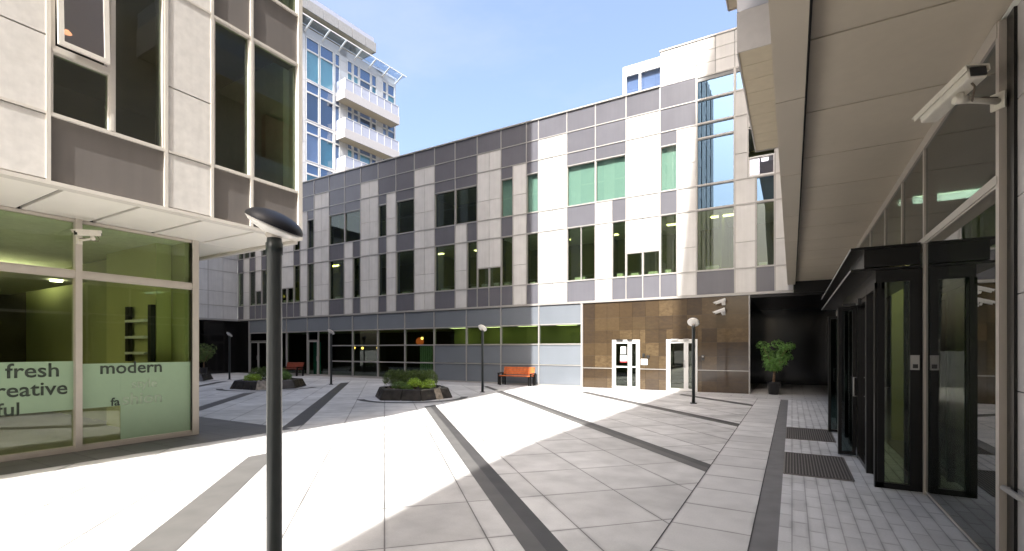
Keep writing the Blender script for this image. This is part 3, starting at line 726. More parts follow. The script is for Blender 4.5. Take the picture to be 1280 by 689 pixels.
mb = MB(); Wlg.box(mb, 5.22, 5.34, 0, 4.0, -.14, .032); Wlg.box(mb, gy[-1], 5.22, 3.0, 3.08, -.12, .02); Wlg.box(mb, gy[-1], 5.22, 0, .07, -.14, .02)
mb.build('glazing_frame', 'beige_metal', lb)
def word(txt, y0, y1, z0, mname, n, parent, bold=.0, size=None):
    cu = bpy.data.curves.new('word', 'FONT'); cu.body = txt; cu.size = 1; cu.extrude = 0; cu.offset = bold; cu.resolution_u = 3
    tmp = bpy.data.objects.new('word', cu); COL.objects.link(tmp)
    dg = bpy.context.evaluated_depsgraph_get(); me = bpy.data.meshes.new_from_object(tmp.evaluated_get(dg))
    bpy.data.objects.remove(tmp)
    bm = bmesh.new(); bm.from_mesh(me)
    xs_ = [v.co.x for v in bm.verts]; mn, mxx = min(xs_), max(xs_); sc = size or (y1 - y0) / (mxx - mn)
    off = Vector((0, 0, 0)); p = parent
    while p is not None: off += p.location; p = p.parent
    r_ = bmesh.ops.extrude_face_region(bm, geom=bm.faces[:])
    ext = [e for e in r_['geom'] if isinstance(e, bmesh.types.BMVert)]
    for v in bm.verts: v.co = Vector(Wlg.pt(y0 + (v.co.x - mn) * sc, n, z0 + v.co.y * sc)) - off
    for v in ext: v.co.x += .0015
    bmesh.ops.recalc_face_normals(bm, faces=bm.faces[:])
    bm.to_mesh(me); bm.free(); me.materials.clear(); me.materials.append(M[mname])
    o = bpy.data.objects.new('lettering', me); COL.objects.link(o); o.parent = parent; return o
wins = [o for o in kids(lb) if o.name.startswith('shop_window')]
lo0, lo1 = wins[1], wins[3]
word('modern', 3.73, 4.70, 1.315, 'lettering', -.052, lo0, .014)
word('fa', 3.88, 4.02, .73, 'lettering', -.052, lo0, .014)
word('shion', 4.06, 4.70, .73, 'pale_lettering', -.052, lo0, .012)
word('style', 4.20, 4.62, 1.03, 'pale_lettering', -.052, lo0, .012)
word('fresh', 2.53, 3.17, 1.30, 'lettering', -.052, lo1, .012)
word('creative', 2.28, 3.28, 1.00, 'lettering', -.052, lo1, .012)
word('beautiful', 1.74, 2.69, .71, 'lettering', -.052, lo1, .012)
# interior of the shop
mb = MB(); mb.box((-20, -9.5, 0), (-19.8, 5.25, 4)); mb.box((-17.0, -9.5, 0), (-16.85, 1.2, 4)); mb.build('interior_wall', 'int_dark', lb)
mb = MB(); mb.box((-20, 5.15, 0), (XG - .13, 5.27, 4)); mb.build('shop_end_wall', 'int_wall', lb)
mb = MB(); mb.box((-13.55, 4.86, .02), (-11.25, 5.14, 3.93)); mb.build('shop_column', 'int_col', lb)
mb = MB(); mb.box((-20, -9.5, .0), (XG - .13, 5.15, .015)); mb.build('shop_floor', 'int_floor', lb)
mb = MB(); mb.box((-20, -9.5, 3.93), (XG - .13, 5.15, 3.985)); mb.box((-20, -9.5, 3.35), (-13.2, 4.8, 3.42)); mb.build('shop_ceiling', 'int_ceiling', lb)
mb = MB(); mb.box((-14.2, -3.0, 3.30), (-13.95, 3.2, 3.345)); mb.build('strip_light', 'lamp_yellow', lb)
mb = MB()
for x, yv in ((-14.6, 4.3), (-15.2, 3.3), (-12.0, 2.2), (-12.0, -.5)): mb.lathe([(.11, 0), (.11, .03)], (x, yv, 3.31 if x < -13.2 else 3.895), 16)
mb.build('downlight', 'lamp_white', lb)
mb = MB()
for x, y0, y1 in ((-11.7, -4.5, -1.0), (-12.4, -1.0, 1.2), (-17.6, 2.0, 4.8)): mb.box((x - .16, y0, 3.88), (x + .16, y1, 3.925))
mb.build('ceiling_glow', 'lamp_white', lb)  # glowing panels added out of view to brighten the shop interior
mb = MB(); mb.box((-37, YB, 0), (-36.8, 6.2, 34)); mb.build('far_wall', 'back', lb)
mb = MB()
for z in storeys: mb.box((-23.8, YB, z - .8), (XL - .36, 6.2, z - .45)); mb.box((-14.5, YB, z - .6), (-14.4, 6.2, z + 2.9))
mb.build('upper_interior', 'int_dark', lb)
mb = MB(); mb.lathe([(.07, 0), (.03, .05)], (-10.8, 3.32, 7.2), 12); mb.build('pendant_light', 'lamp_warm', lb)
t = thing('wall_rack', 'dark ladder rack with pale shelves on lime wall behind the shop glass', 'shelf', (-11.75, 4.80, 1.5))
for x in (-12.25, -11.25): mb = MB(); mb.box((x - .07, 4.74, 1.5), (x + .07, 4.82, 2.66)); mb.build('post', 'rubber', t)
for z in (1.65, 1.98, 2.32): mb = MB(); mb.box((-12.18, 4.68, z), (-11.32, 4.84, z + .05)); mb.build('shelf', 'int_white', t)

# ------------------------------------------------------------------ right building
XR = 1.39; ZS = 4.3
Wr = Wall('y', XR, -1)
rb = thing('entrance_building', 'building on the right with taupe soffit, glazed hall and black entrance porch', 'office building', (4, 8, 0))
mb = MB(); edges = [-5.9, -2.2, 0.2, 1.85] + [3.25 + 1.42 * i for i in range(13)]
edges = [e for e in edges if e < 20.9] + [20.95]
for a, b in zip(edges, edges[1:]): mb.box((.13, a + .012, ZS), (XR + .005, b - .012, ZS + .05))
mb.build('soffit', 'soffit', rb)
mb = MB()
e2 = [-5.9, -1.5, 1.0, 3.1, 5.45, 7.8, 10.2, 12.6, 15, 17.4, 20.95]
for a, b in zip(e2, e2[1:]): mb.box((-.143, a + .008, 4.19), (.108, b - .008, 4.28))
mb.build('soffit_beam', 'fascia', rb)
mb = MB(); mb.box((.108, -5.9, 4.262), (.13, 20.95, 4.5)); mb.box((.09, -5.9, 4.36), (5, 20.95, 4.55)); mb.build('slab', 'back', rb)
mb = MB(); mb.box((.02, -5.9, 4.56), (5, 20.9, 22)); mb.box((-.14, -5.9, 4.285), (.02, 20.9, 22)); mb.build('upper_wall', 'fascia', rb)
def balcony(y0, y1, x, z, h):
    o = MB(); e = [y0 + (y1 - y0) * i / 9 for i in range(10)]
    for a, b in zip(e, e[1:]): o.box((x + .03, a + .006, z - .02), (-.145, b - .006, z))
    bo = o.build('balcony_soffit', 'balcony_soffit', rb)
    f = MB(); f.box((x, y0, z - .05), (x + .028, y1, z + h)); f.box((x + .03, y0 - .02, z - .05), (-.145, y0, z + h)); f.box((x + .03, y1, z - .05), (-.145, y1 + .02, z + h)); f.box((x + .03, y0, z + .02), (-.145, y1, z + .12))
    f.build('balcony_parapet', 'balcony_face', bo)
    g = MB(); g.box((x + .005, y0, z + h + .02), (x + .02, y1, z + h + .5)); g.box((x + .02, y0 + .005, z + h + .02), (-.145, y0 + .02, z + h + .5)); g.build('glass_rail', 'g_rail', bo)
balcony(10.2, 15.57, -.92, 7.5, .73)
balcony(7.0, 13.9, -1.47, 10.75, .8)
mb = MB(); mb.box((-.40, 11, 8.3), (-.145, 15, 10.6)); mb.build('red_wall', 'red_wall', rb)
# glazed hall wall
RY = [5.12, 7.55, 8.9, 10.4, 12.2, 14.0, 15.8, 17.6, 19.4, 20.9]
for i, (a, b) in enumerate(zip(RY, RY[1:])):
    make_window(Wr, rb, a, b, 3.10, 4.26, gm='g_dark', fm='beige_metal', t=.02, n=0.0, pn=.004, name='hall_window')
    if i == 0 or i > 5: make_window(Wr, rb, a, b, .03, 3.04, gm='g_dark', fm='beige_metal', t=.02, n=0.0, pn=.004, name='hall_window')
mb = MB()
for y in RY: Wr.box(mb, y - .035, y + .035, 3.0 if 7.7 < y < 14.5 else 0, 4.28, -.05, .014)
Wr.box(mb, 5.12, 20.9, 3.035, 3.10, -.10, .018); Wr.box(mb, 5.12, 20.9, 4.17, 4.292, -.10, .02)
mb.build('glazing_frame', 'beige_metal', rb)
# stone pier next to the viewer
mb = MB()
for i, z in enumerate((0.0, .72, 1.44, 2.16, 2.88, 3.6)):
    Wr.box(mb, 3.4, 4.95, z + .004, min(z + .716, 4.29), -.3, -.05); Wr.box(mb, 1.6, 3.392, z + .004, min(z + .716, 4.29), -.3, -.05)
mb.build('stone_pier', 'balcony_face', rb)
mb = MB(); Wr.box(mb, 4.95, 5.083, 0, 4.29, -.3, -.03); Wr.box(mb, -6, 1.6, 0, 4.29, -.3, -.1); mb.build('pier_recess', 'dark_metal', rb)
mb = MB(); mb.tube([(XR - .0, 4.0, .70), (XR - .0, 5.04, .70)], .022, 10); mb.tube([(XR, 5.02, .70), (XR + .06, 5.02, .70)], .015, 8); mb.build('rail', 'grid', rb)
# hall interior
mb = MB(); mb.box((5.6, 4.5, 0), (5.75, 28, 4.3)); mb.box((XR + .3, 4.3, 0), (5.6, 4.45, 4.3)); mb.box((XR + .2, 27.9, 0), (5.75, 28.05, 4.4)); mb.build('interior_wall', 'int_dark', rb)
mb = MB(); mb.box((XR + .15, 4.5, 0), (5.6, 28, .012)); mb.build('interior_floor', 'int_floor', rb)
mb = MB(); mb.box((XR + .01, 4.5, 4.295), (5.6, 28, 4.34)); mb.build('interior_ceiling', 'int_ceiling', rb)
mb = MB(); mb.box((1.66, 11.7, 0), (1.92, 11.8, 4.29)); mb.box((3.0, 14.0, 0), (5.6, 14.2, 4.29)); mb.build('hall_panel', 'int_col', rb)
mb = MB(); mb.box((1.6, 10.3, 4.24), (3.6, 10.6, 4.29)); mb.build('hall_fill_light', 'lamp_white', rb)  # added glow panel to light the lime hall panel
mb = MB(); mb.box((XR + .01, 20.96, 0), (XR + .25, 28, 3.9)); mb.build('passage_side_wall', 'black_stone', rb)
# black porch: frame, canopy, glazed cheek, doors
XV = .92
mb = MB()
mb.box((.80, 7.62, 2.80), (XR - .03, 7.66, 3.03)); mb.box((.80, 7.66, 2.80), (.86, 14.7, 3.03)); mb.box((.80, 14.66, 2.80), (XR - .03, 14.7, 3.03))
mb.box((.66, 7.60, 3.03), (XR - .03, 14.72, 3.06)); mb.box((.66, 7.60, 2.755), (XR - .03, 14.72, 2.785))
cano = mb.build('canopy', 'dark_metal', rb)
mb = MB()
mb.box((.655, 7.6, 3.034), (.66, 14.7, 3.056)); mb.box((.655, 7.6, 2.76), (.66, 14.7, 2.78)); mb.build('canopy_edge', 'grid', cano)
Wv = Wall('y', XV, -1); Wk = Wall('x', 7.62, -1)
mb = MB()
mb.box((XV, 7.62, 2.60), (XR - .05, 12.3, 2.752)); mb.box((XV, 7.62, 0), (XR - .05, 7.70, .07))
for y in (7.66, 8.45, 9.55, 10.6, 11.75, 12.25): Wv.box(mb, y - .04, y + .04, 0.0, 2.6, -.09, .012)
Wv.box(mb, 7.62, 12.3, 2.52, 2.6, -.09, .01)
mb.box((XR - .06, 7.63, 0), (XR + .02, 7.72, 2.75)); Wk.box(mb, XV + .02, XV + .06, .07, 2.6, -.08, .01); Wk.box(mb, XR - .13, XR - .05, .07, 2.6, -.08, .01); Wk.box(mb, 1.22, 1.32, .07, 2.6, -.14, -.09)
mb.box((XV - .005, 12.22, 0), (XR - .05, 12.3, 2.6))
por = mb.build('porch', 'dark_metal', rb)
mb = MB(); Wk.box(mb, XV + .06, XR - .13, .07, 2.6, -.04, -.025); mb.build('cheek_pane', 'g_window', por)
for a, b in ((7.7, 8.41), (11.79, 12.21)):
    mb = MB(); Wv.box(mb, a, b, .05, 2.52, -.05, -.035); mb.build('side_pane', 'g_dark', por)
for a, b, h_ in ((8.49, 9.51, 1), (10.64, 11.71, -1)):
    leaf_door(Wv, por, a, b, .02, 2.5, 'g_dark', 'dark_metal', t=.06, handle=h_, hm='grid')
# two leaves standing open, square to the porch
def open_leaf(y):
    Wo = Wall('x', y, -1); return leaf_door(Wo, por, .66, XV - .015, .02, 2.45, 'g_dark', 'dark_metal', t=.05, handle=0)
open_leaf(9.62); open_leaf(12.15)
mb = MB(); Wv.box(mb, 9.6, 10.55, .02, 2.5, -.3, -.28); mb.build('inner_pane', 'g_dark', por)
mb = MB(); mb.box((XV - .22, 9.3, 2.44), (XV, 9.34, 2.48)); mb.box((XV - .05, 9.0, 2.44), (XV - .005, 9.35, 2.53)); mb.build('door_arm', 'rubber', por)
mb = MB(); mb.box((1.26, 7.575, 1.50), (1.345, 7.605, 1.68)); mb.build('access_panel', 'grid', por)
mb = MB(); mb.box((1.28, 7.568, 1.52), (1.33, 7.574, 1.57)); mb.build('access_display', 'rubber', por)
# floor mats
def floor_mat(y0, y1, label):
    t = thing('entrance_mat', label, 'door mat', (.3, (y0 + y1) / 2, 0), 'ribbed mats before the porch doors')
    b = MB(); b.box((-.09, y0, .001), (.70, y1, .006)); b.build('base', 'mat_dark', t)
    r_ = MB(); n = 20
    for i in range(n): x = -.06 + .73 * i / (n - 1); r_.box((x - .007, y0 + .04, .006), (x + .007, y1 - .04, .011))
    r_.build('ribs', 'mat_rib', t)
    f = MB(); f.box((-.10, y0 - .02, .001), (.71, y0, .012)); f.box((-.10, y1, .001), (.71, y1 + .02, .012)); f.box((-.11, y0, .001), (-.09, y1, .012)); f.box((.70, y0, .001), (.72, y1, .012)); f.build('mat_frame', 'mat_rib', t)
floor_mat(7.8, 9.4, 'nearer ribbed dark mat sunk in the grey pavers by the porch')
floor_mat(10.9, 12.45, 'farther ribbed dark mat sunk in the grey pavers by the porch')

# ------------------------------------------------------------------ tower behind, and the unseen shadow tower behind the viewer
XT = -40.0
Wt = Wall('y', XT, 1)
tb = thing('apartment_tower', 'white tower block with blue glass and balconies rising behind the charcoal roofline', 'tower', (-46, 36, 0))
tw, tg = MB(), MB()
TY = [(30.45, 31.85), (31.95, 33.5), (33.65, 34.25), (35.15, 35.8), (35.92, 36.6), (36.72, 38.2), (38.32, 39.0), (39.85, 40.45), (40.58, 41.62)]
LEVELS = [(28.15, 31.05, 32.3), (24.2, 26.95, 28.0), (20.2, 22.95, 24.0), (16.2, 18.95, 20.0), (12.2, 14.95, 16.0)]
Y0T, Y1T = 20.0, 41.75
def tp(u0, u1, z0, z1): Wt.box(tw, u0 + .012, u1 - .012, z0 + .012, z1 - .012, -.2, 0)
gaps = [(27.0, 29.2), (29.2, 30.4), (33.52, 33.63), (34.27, 35.12), (39.02, 39.83)]
zs = [11.9 + 1.0 * i for i in range(22)] + [33.2]
for a, b in gaps:
    for z0, z1 in zip(zs, zs[1:]): tp(a, b, z0, z1)
tints = ['blind', 'blind', None, 'blind_green', 'blind_green', None, 'blind_green', None, 'blind']
for li, (z0, z1, z2) in enumerate(LEVELS):
    for wi, (a, b) in enumerate(TY):
        bl = [['tint_mint', 'tint_mint', 'tint_lilac', 'tint_mint', 'tint_mint', 'tint_navy', 'tint_teal', 'tint_lilac', 'tint_mint'],
              ['tint_navy', 'tint_navy', 'tint_lilac', 'tint_blue', 'tint_lilac', 'tint_navy', 'tint_navy', 'tint_lilac', 'tint_navy'],
              ['tint_lilac', 'tint_teal', 'tint_lilac', 'tint_mint', 'tint_blue', 'tint_mint', 'tint_blue', 'tint_lilac', 'tint_teal'],
              ['tint_teal', 'tint_blue', 'tint_navy', 'tint_navy', 'tint_blue', 'tint_mint', 'tint_blue', 'tint_lilac', 'tint_blue']][li % 4][wi]
        make_window(Wt, tb, a, b, z0, z1, gm='g_tower', fm='white_metal', t=.06, blind=bl)  # coloured sheet behind each clear pane stands in for tinted glass
        make_window(Wt, tb, a, b, z1 + .02, z2, gm='g_tower', fm='white_metal', t=.06, blind='tint_blue' if li == 0 or wi in (0, 1, 8) else 'tint_lilac')
    Wt.box(tw, 29.2, Y1T, z2 + .0, z2 + .16, -.2, -.02)
    make_window(Wt, tb, 29.35, 30.0, z0 - 2.4, z0 + .2, gm='g_tower', fm='white_metal', t=.05, n=.03) if li in (1,) else None
Wt.box(tw, 29.2, Y1T, 32.46, 33.2, -.2, 0)
tw.build('wall', 'tower_panel', tb)
mb = MB(); mb.box((XT - .2, Y1T, 0), (XT - 9, Y1T + .2, 33.2)); mb.box((XT - .22, Y0T, 33.0), (XT - 9, Y1T, 33.18)); mb.box((XT - 2.2, Y0T, 0), (XT - 2.4, Y1T, 33)); mb.build('core_wall', 'int_white', tb)
mb = MB()
for z0, z1, z2 in LEVELS: mb.box((XT - .25, Y0T, z2), (XT - 2.2, Y1T, z2 + .18))
mb.build('floor_slab', 'int_white', tb)
def tower_balcony(zb):
    o = MB(); o.box((XT + .01, 33.9, zb), (XT + 1.3, 41.0, zb + .12)); bo = o.build('balcony_floor', 'balcony_soffit', tb)
    f = MB(); f.box((XT + 1.3, 33.9, zb - .06), (XT + 1.42, 41.0, zb + .85)); f.box((XT + .01, 33.8, zb - .06), (XT + 1.42, 33.895, zb + .85)); f.box((XT + .01, 41.0, zb - .06), (XT + 1.42, 41.1, zb + .85)); f.build('balcony_parapet', 'balcony_face', bo)
    g = MB(); g.box((XT + 1.34, 33.9, zb + .87), (XT + 1.37, 41.0, zb + 1.95)); g.box((XT + .02, 33.83, zb + .87), (XT + 1.34, 33.86, zb + 1.95)); g.build('glass_rail', 'g_rail', bo)
    p = MB()
    for i in range(8):
        y = 33.9 + 7.1 * i / 7; p.box((XT + 1.32, y - .03, zb + .85), (XT + 1.39, y + .03, zb + 1.98))
    p.box((XT + 1.31, 33.85, zb + 1.95), (XT + 1.40, 41.05, zb + 2.0)); p.build('rail_posts', 'white_metal', bo)
for zb in (27.4, 23.4, 19.5, 15.5): tower_balcony(zb)
# glazed eaves and flying roof slab
mb = MB(); mb.box((XT + .02, 27, 33.32), (XT + 1.3, 42.2, 33.36)); eo = mb.build('eaves_glass', 'g_tower', tb)
mb = MB(); y = 28.4
while y < 42.4: mb.bar((XT + .01, y, 32.7), (XT + 1.25, y, 33.3), .14, .10); y += 1.9
mb.box((XT + 1.3, 27, 33.28), (XT + 1.36, 42.2, 33.37)); mb.box((XT + .0, 27, 33.3), (XT + .06, 42.2, 33.38)); mb.build('eaves_bracket', 'white_metal', eo)
mb = MB(); mb.box((XT + .6, 20, 34.5), (XT - 5, 38.3, 34.62)); ro = mb.build('roof_slab', 'balcony_soffit', tb)
mb = MB()
y = 20.0
while y < 38.2: mb.box((XT + .6, y + .03, 34.45), (XT + .68, min(y + 1.7, 38.3) - .03, 35.45)); y += 1.7
mb.box((XT - 5, 38.3, 34.45), (XT + .68, 38.38, 35.45)); mb.build('roof_fascia', 'roof', ro)
mb = MB(); mb.box((XT + .5, 20, 35.46), (XT + .53, 38.2, 36.0)); mb.build('glass_rail', 'g_rail', ro)
mb = MB(); mb.lathe([(.35, 33.2), (.35, 34.5)], (XT - .9, 30.1, 0), 16); mb.lathe([(.35, 33.2), (.35, 34.5)], (XT - .9, 36.5, 0), 16); mb.box((XT - 2.0, 20, 33.2), (XT - 4.5, 36.0, 34.49)); mb.build('roof_column', 'balcony_soffit', tb)

ang = R(-4.7); piv = Vector((XT + 46, Y1T - 36, 0)); tb.rotation_euler[2] = ang
tb.location = Vector((XT, Y1T, 0)) - Matrix.Rotation(ang, 3, 'Z') @ piv
# unseen tower at the viewer's back, its outline shaped to throw the right-hand shadow
ob = thing('shadow_tower', 'unseen pale tower behind the viewer, its outline shaped to cast the right-hand shadow', 'tower', (4, -10, 0))
prof = [(-1.5, 0), (-1.62, 5), (-1.76, 8), (-1.88, 10), (-1.98, 11.5), (-2.05, 13), (-2.05, 14.5), (-2.0, 16), (-1.93, 17.3), (-1.75, 19), (-1.12, 23.5), (.28, 34), (.32, 38.5), (.99, 45.5), (1.6, 48.8), (2.0, 52), (6, 52), (6, 0)]
mb = MB(); mb.loft([(x + (2.4 if x < 5 else 0), -20, z) for x, z in prof], [(x, -6, z) for x, z in prof]); mb.build('wall', 'int_white', ob)
Wb = Wall('x', -6, 1); wp = MB()
for k in range(9):
    for j in range(2): Wb.box(wp, 2.2 + 1.8 * j, 3.6 + 1.8 * j, 5.4 + 3.8 * k, 7.8 + 3.8 * k, -.02, .012)
wp.build('glazing', 'g_blue', ob)

# ------------------------------------------------------------------ courtyard lamps
def lamp(loc, tilt_dir, tilt, label, height=2.56, rad=.195):
    """disc head; its dark dome leans towards tilt_dir (world vector) by tilt"""
    x, y = loc; t = thing('courtyard_lamp', label, 'street lamp', (x, y, 0), 'disc headed lamps of the courtyard')
    mb = MB(); mb.lathe([(.11, .004), (.11, .022), (.10, .028), (.055, .03)], (x, y, 0), 24); mb.build('base_plate', 'pole', t)
    mb = MB(); mb.lathe([(.052, .028), (.050, height - .14), (.056, height - .138), (.056, height - .06), (.050, height - .055), (.047, height)], (x, y, 0), 24)
    po = mb.build('pole', 'pole', t)
    ax = Vector((tilt_dir[0], tilt_dir[1], 0)).normalized(); axis = Vector((0, 0, 1)).cross(ax)
    q = Quaternion(axis, tilt).to_matrix(); o = Vector((x, y, height + .075))
    top = [(rad, 0)] + [(rad * math.cos(a), rad * .46 * math.sin(a)) for a in [R(8 * i) for i in range(1, 12)]] + [(0.0001, rad * .46)]
    top = [(rad * 1.0, -.004)] + top
    h = MB(); h.lathe(top[::1], o, 40, q); ho = h.build('lamp_head', 'lamp_top', t)
    bot = [(0.0001, -rad * .36), (rad * .3, -rad * .345), (rad * .6, -rad * .27), (rad * .85, -rad * .15), (rad * .985, -.006)]
    d = MB(); d.lathe(bot, o, 40, q); d.build('diffuser', 'diffuser', ho)
    c = MB(); c.lathe([(.046, 0), (.06, .03), (.045, .06)], (x, y, height - .03), 20); c.build('neck', 'beige_metal', t)
    return t
VX = Vector((math.cos(YAW), math.sin(YAW), 0)); VD = Vector((-math.sin(YAW), math.cos(YAW), 0))     # right and away, seen from the path
def tdir(right, away): v = VX * right + VD * away; return (v.x, v.y)
near = lamp((-3.165, 2.10), tdir(1.0, -.22), R(25), 'nearest dark lamp with a tilted disc head, tall in the left foreground')
lamp((-2.76, 16.45), tdir(.75, 1.2), R(44), 'dark disc lamp standing before the brown granite wall and its shaded door')
lamp((-10.94, 16.42), tdir(.75, 1.2), R(44), 'dark disc lamp standing between the middle planter and the orange bench')
lamp((-19.81, 16.18), tdir(.75, 1.2), R(44), 'dark disc lamp standing before the shopfront with warm interior lights')
lamp((-28.36, 16.0), tdir(.75, 1.2), R(44), 'farthest dark disc lamp by the black recess with the potted tree')

# ------------------------------------------------------------------ planters and plants
def foliage(mb, centre, rad, n, size, flat=.8, narrow=.5, up=0.0):
    c = Vector(centre)
    for _ in range(n):
        while True:
            d = Vector((random.uniform(-1, 1), random.uniform(-1, 1), random.uniform(-.35, 1)))
            if .05 < d.length <= 1: break
        d = d.normalized() * (d.length ** .45) * random.uniform(.82, 1.08)
        p = c + Vector((d.x * rad[0], d.y * rad[1], d.z * rad[2]))
        nrm = (d + Vector((random.uniform(-1, 1), random.uniform(-1, 1), random.uniform(-.4, 1)))).normalized()
        a = nrm.cross(Vector((random.uniform(-1, 1), random.uniform(-1, 1), random.uniform(-1, 1)))).normalized()
        if up: a = (a * (1 - up) + Vector((0, 0, 1)) * up + d * .3).normalized()
        b = nrm.cross(a).normalized(); L = size * random.uniform(.6, 1.25); wd = L * narrow
        mb.face([p - a * L * .5, p + b * wd * .5 - a * .05 * L, p + a * L * .5, p - b * wd * .5 - a * .05 * L])
def shrub(name, label, cat, base, blobs, m, leaf_size, narrow, up=0.0, n=900, group=None):
    t = thing(name, label, cat, base, group)
    s_ = MB()
    for i in range(7):
        a = random.uniform(0, 6.28); b0 = Vector(base)
        tgt = blobs[i % len(blobs)]; e = b0 + Vector((tgt[0][0] * .8 + .1 * math.cos(a), tgt[0][1] * .8 + .1 * math.sin(a), tgt[0][2]))
        s_.tube([b0 + Vector((.05 * math.cos(a), .05 * math.sin(a), -.02)), (b0 + e) / 2 + Vector((.03 * math.cos(a), 0, 0)), e], [.014, .01, .006], 6)
    s_.build('stems', 'bark', t)
    f = MB()
    for off, rad, k in blobs: foliage(f, Vector(base) + Vector(off), rad, int(n * k), leaf_size, narrow=narrow, up=up)
    f.build('foliage', m, t); return t
PL_LAB = ['dark stone planter in the middle with clipped hedge and bright mounds', 'dark stone planter half hidden by the near lamp pole', 'dark stone planter at the far left edge of the glass building']
for idx, (px, py, pr) in enumerate(PLANT):
    t = thing('stone_planter', PL_LAB[idx], 'planter', (px, py, 0), 'dark stone planters of the courtyard')
    n = 6; rot = R((-38, -53, -45)[idx]); H_ = .38; pr = pr * 1.15
    ang = [rot + 2 * math.pi * k / n for k in range(n)]
    bo = [(px + pr * math.cos(a), py + pr * math.sin(a)) for a in ang]; to = [(px + pr * .88 * math.cos(a), py + pr * .88 * math.sin(a)) for a in ang]
    ti = [(px + pr * .76 * math.cos(a), py + pr * .76 * math.sin(a)) for a in ang]
    mb = MB()
    for k in range(n):
        j = (k + 1) % n
        def blend(p, q, e): return (p[0] + (q[0] - p[0]) * e, p[1] + (q[1] - p[1]) * e)
        for s0, s1 in ((.004, .497), (.503, .996)):
            A, B = blend(bo[k], bo[j], s0), blend(bo[k], bo[j], s1); C, D = blend(to[k], to[j], s0), blend(to[k], to[j], s1); E_, F_ = blend(ti[k], ti[j], s0), blend(ti[k], ti[j], s1)
            mb.hexa([(*A, .002), (*B, .002), (*F_, .002), (*E_, .002), (*C, H_), (*D, H_), (*F_, H_), (*E_, H_)])
    mb.build('rim', 'planter', t, bevel=.03)
    if idx < 2:     # one pale block on a rim facet
        k = 0 if idx == 0 else 0; j = 1; e0, e1 = (.46, .68) if idx == 0 else (.01, .26)
        mb = MB(); A, B = blend(bo[k], bo[j], e0), blend(bo[k], bo[j], e1); C, D = blend(to[k], to[j], e0), blend(to[k], to[j], e1)
        nx, ny = math.cos((ang[k] + ang[j if j else n]) / 2) * .006, math.sin((ang[k] + ang[j if j else n]) / 2) * .006
        mb.hexa([(A[0] + nx, A[1] + ny, .003), (B[0] + nx, B[1] + ny, .003), (B[0] - nx, B[1] - ny, .003), (A[0] - nx, A[1] - ny, .003), (C[0] + nx, C[1] + ny, H_ - .004), (D[0] + nx, D[1] + ny, H_ - .004), (D[0] - nx, D[1] - ny, H_ - .004), (C[0] - nx, C[1] - ny, H_ - .004)])
        mb.build('pale_block', 'planter_light', t)
    mb = MB(); mb.face([(x, y, H_ - .06) for x, y in ti]); mb.build('soil', 'soil', t)
    mb = MB()
    for _ in range(26):
        a = random.uniform(0, 6.28); r_ = pr * .7 * math.sqrt(random.random()); s_ = random.uniform(.025, .06)
        mb.lathe([(.001, -s_ * .5), (s_, -s_ * .2), (s_ * .9, s_ * .3), (.001, s_ * .5)], (px + r_ * math.cos(a), py + r_ * math.sin(a), H_ - .04), 7)
    tag(mb.build('pebbles', 'pebble', t), kind='stuff')
def at(i, r, f): px, py, pr = PLANT[i]; v = VX * r + VD * f; return (px + v.x, py + v.y, .36)
shrub('hedge', 'dark feathery hedge filling the back of the middle planter', 'hedge', at(0, -.15, .35), [((VX * k).to_tuple()[:2] + (.26,), (.32, .34, .38), .34) for k in (-.74, -.46, -.16, .14, .42, .68)], 'leaf_dark', .085, .2, .5, 4200)
shrub('dome_shrub', 'bright lime green mound in front of the hedge of the middle planter', 'shrub', at(0, .12, -.42), [((0, 0, .16), (.27, .27, .22), 1)], 'leaf_bright', .05, .5, .2, 1300)
shrub('dome_shrub', 'mid green mound at the right of the middle planter', 'shrub', at(0, .62, -.28), [((0, 0, .12), (.27, .25, .22), .6), ((-.16, -.1, .06), (.2, .2, .16), .4)], 'leaf_bright', .05, .45, .2, 1300)
shrub('low_shrub', 'low dark green shrub spreading at the left front of the middle planter', 'shrub', at(0, -.42, -.38), [((0, 0, .08), (.36, .26, .18), .6), ((.34, 0, .03), (.26, .22, .14), .4)], 'leaf_mid', .07, .3, .3, 1500)
shrub('hedge', 'loose dark green hedge in the planter behind the near lamp pole', 'hedge', at(1, -.1, .25), [((VX * k).to_tuple()[:2] + (.22,), (.36, .36, .36), .3) for k in (-.6, -.25, .15, .5)], 'leaf_dark', .09, .2, .5, 3400)
shrub('low_shrub', 'pale green shrub right of the near lamp pole in its planter', 'shrub', at(1, .78, -.2), [((0, 0, .15), (.32, .3, .26), 1)], 'leaf_mid', .07, .4, .3, 1300)
shrub('low_shrub', 'spreading yellow green shrub left of the near lamp pole in its planter', 'shrub', at(1, -.62, -.4), [((0, 0, .08), (.42, .3, .2), .7), ((.3, 0, .1), (.3, .28, .2), .4)], 'leaf_bright', .07, .35, .35, 1300)
shrub('hedge', 'dark hedge in the planter at the far left edge', 'hedge', at(2, 0.1, 0), [((0, 0, .15), (.6, .5, .22), 1)], 'leaf_dark', .11, .2, .5, 1200)

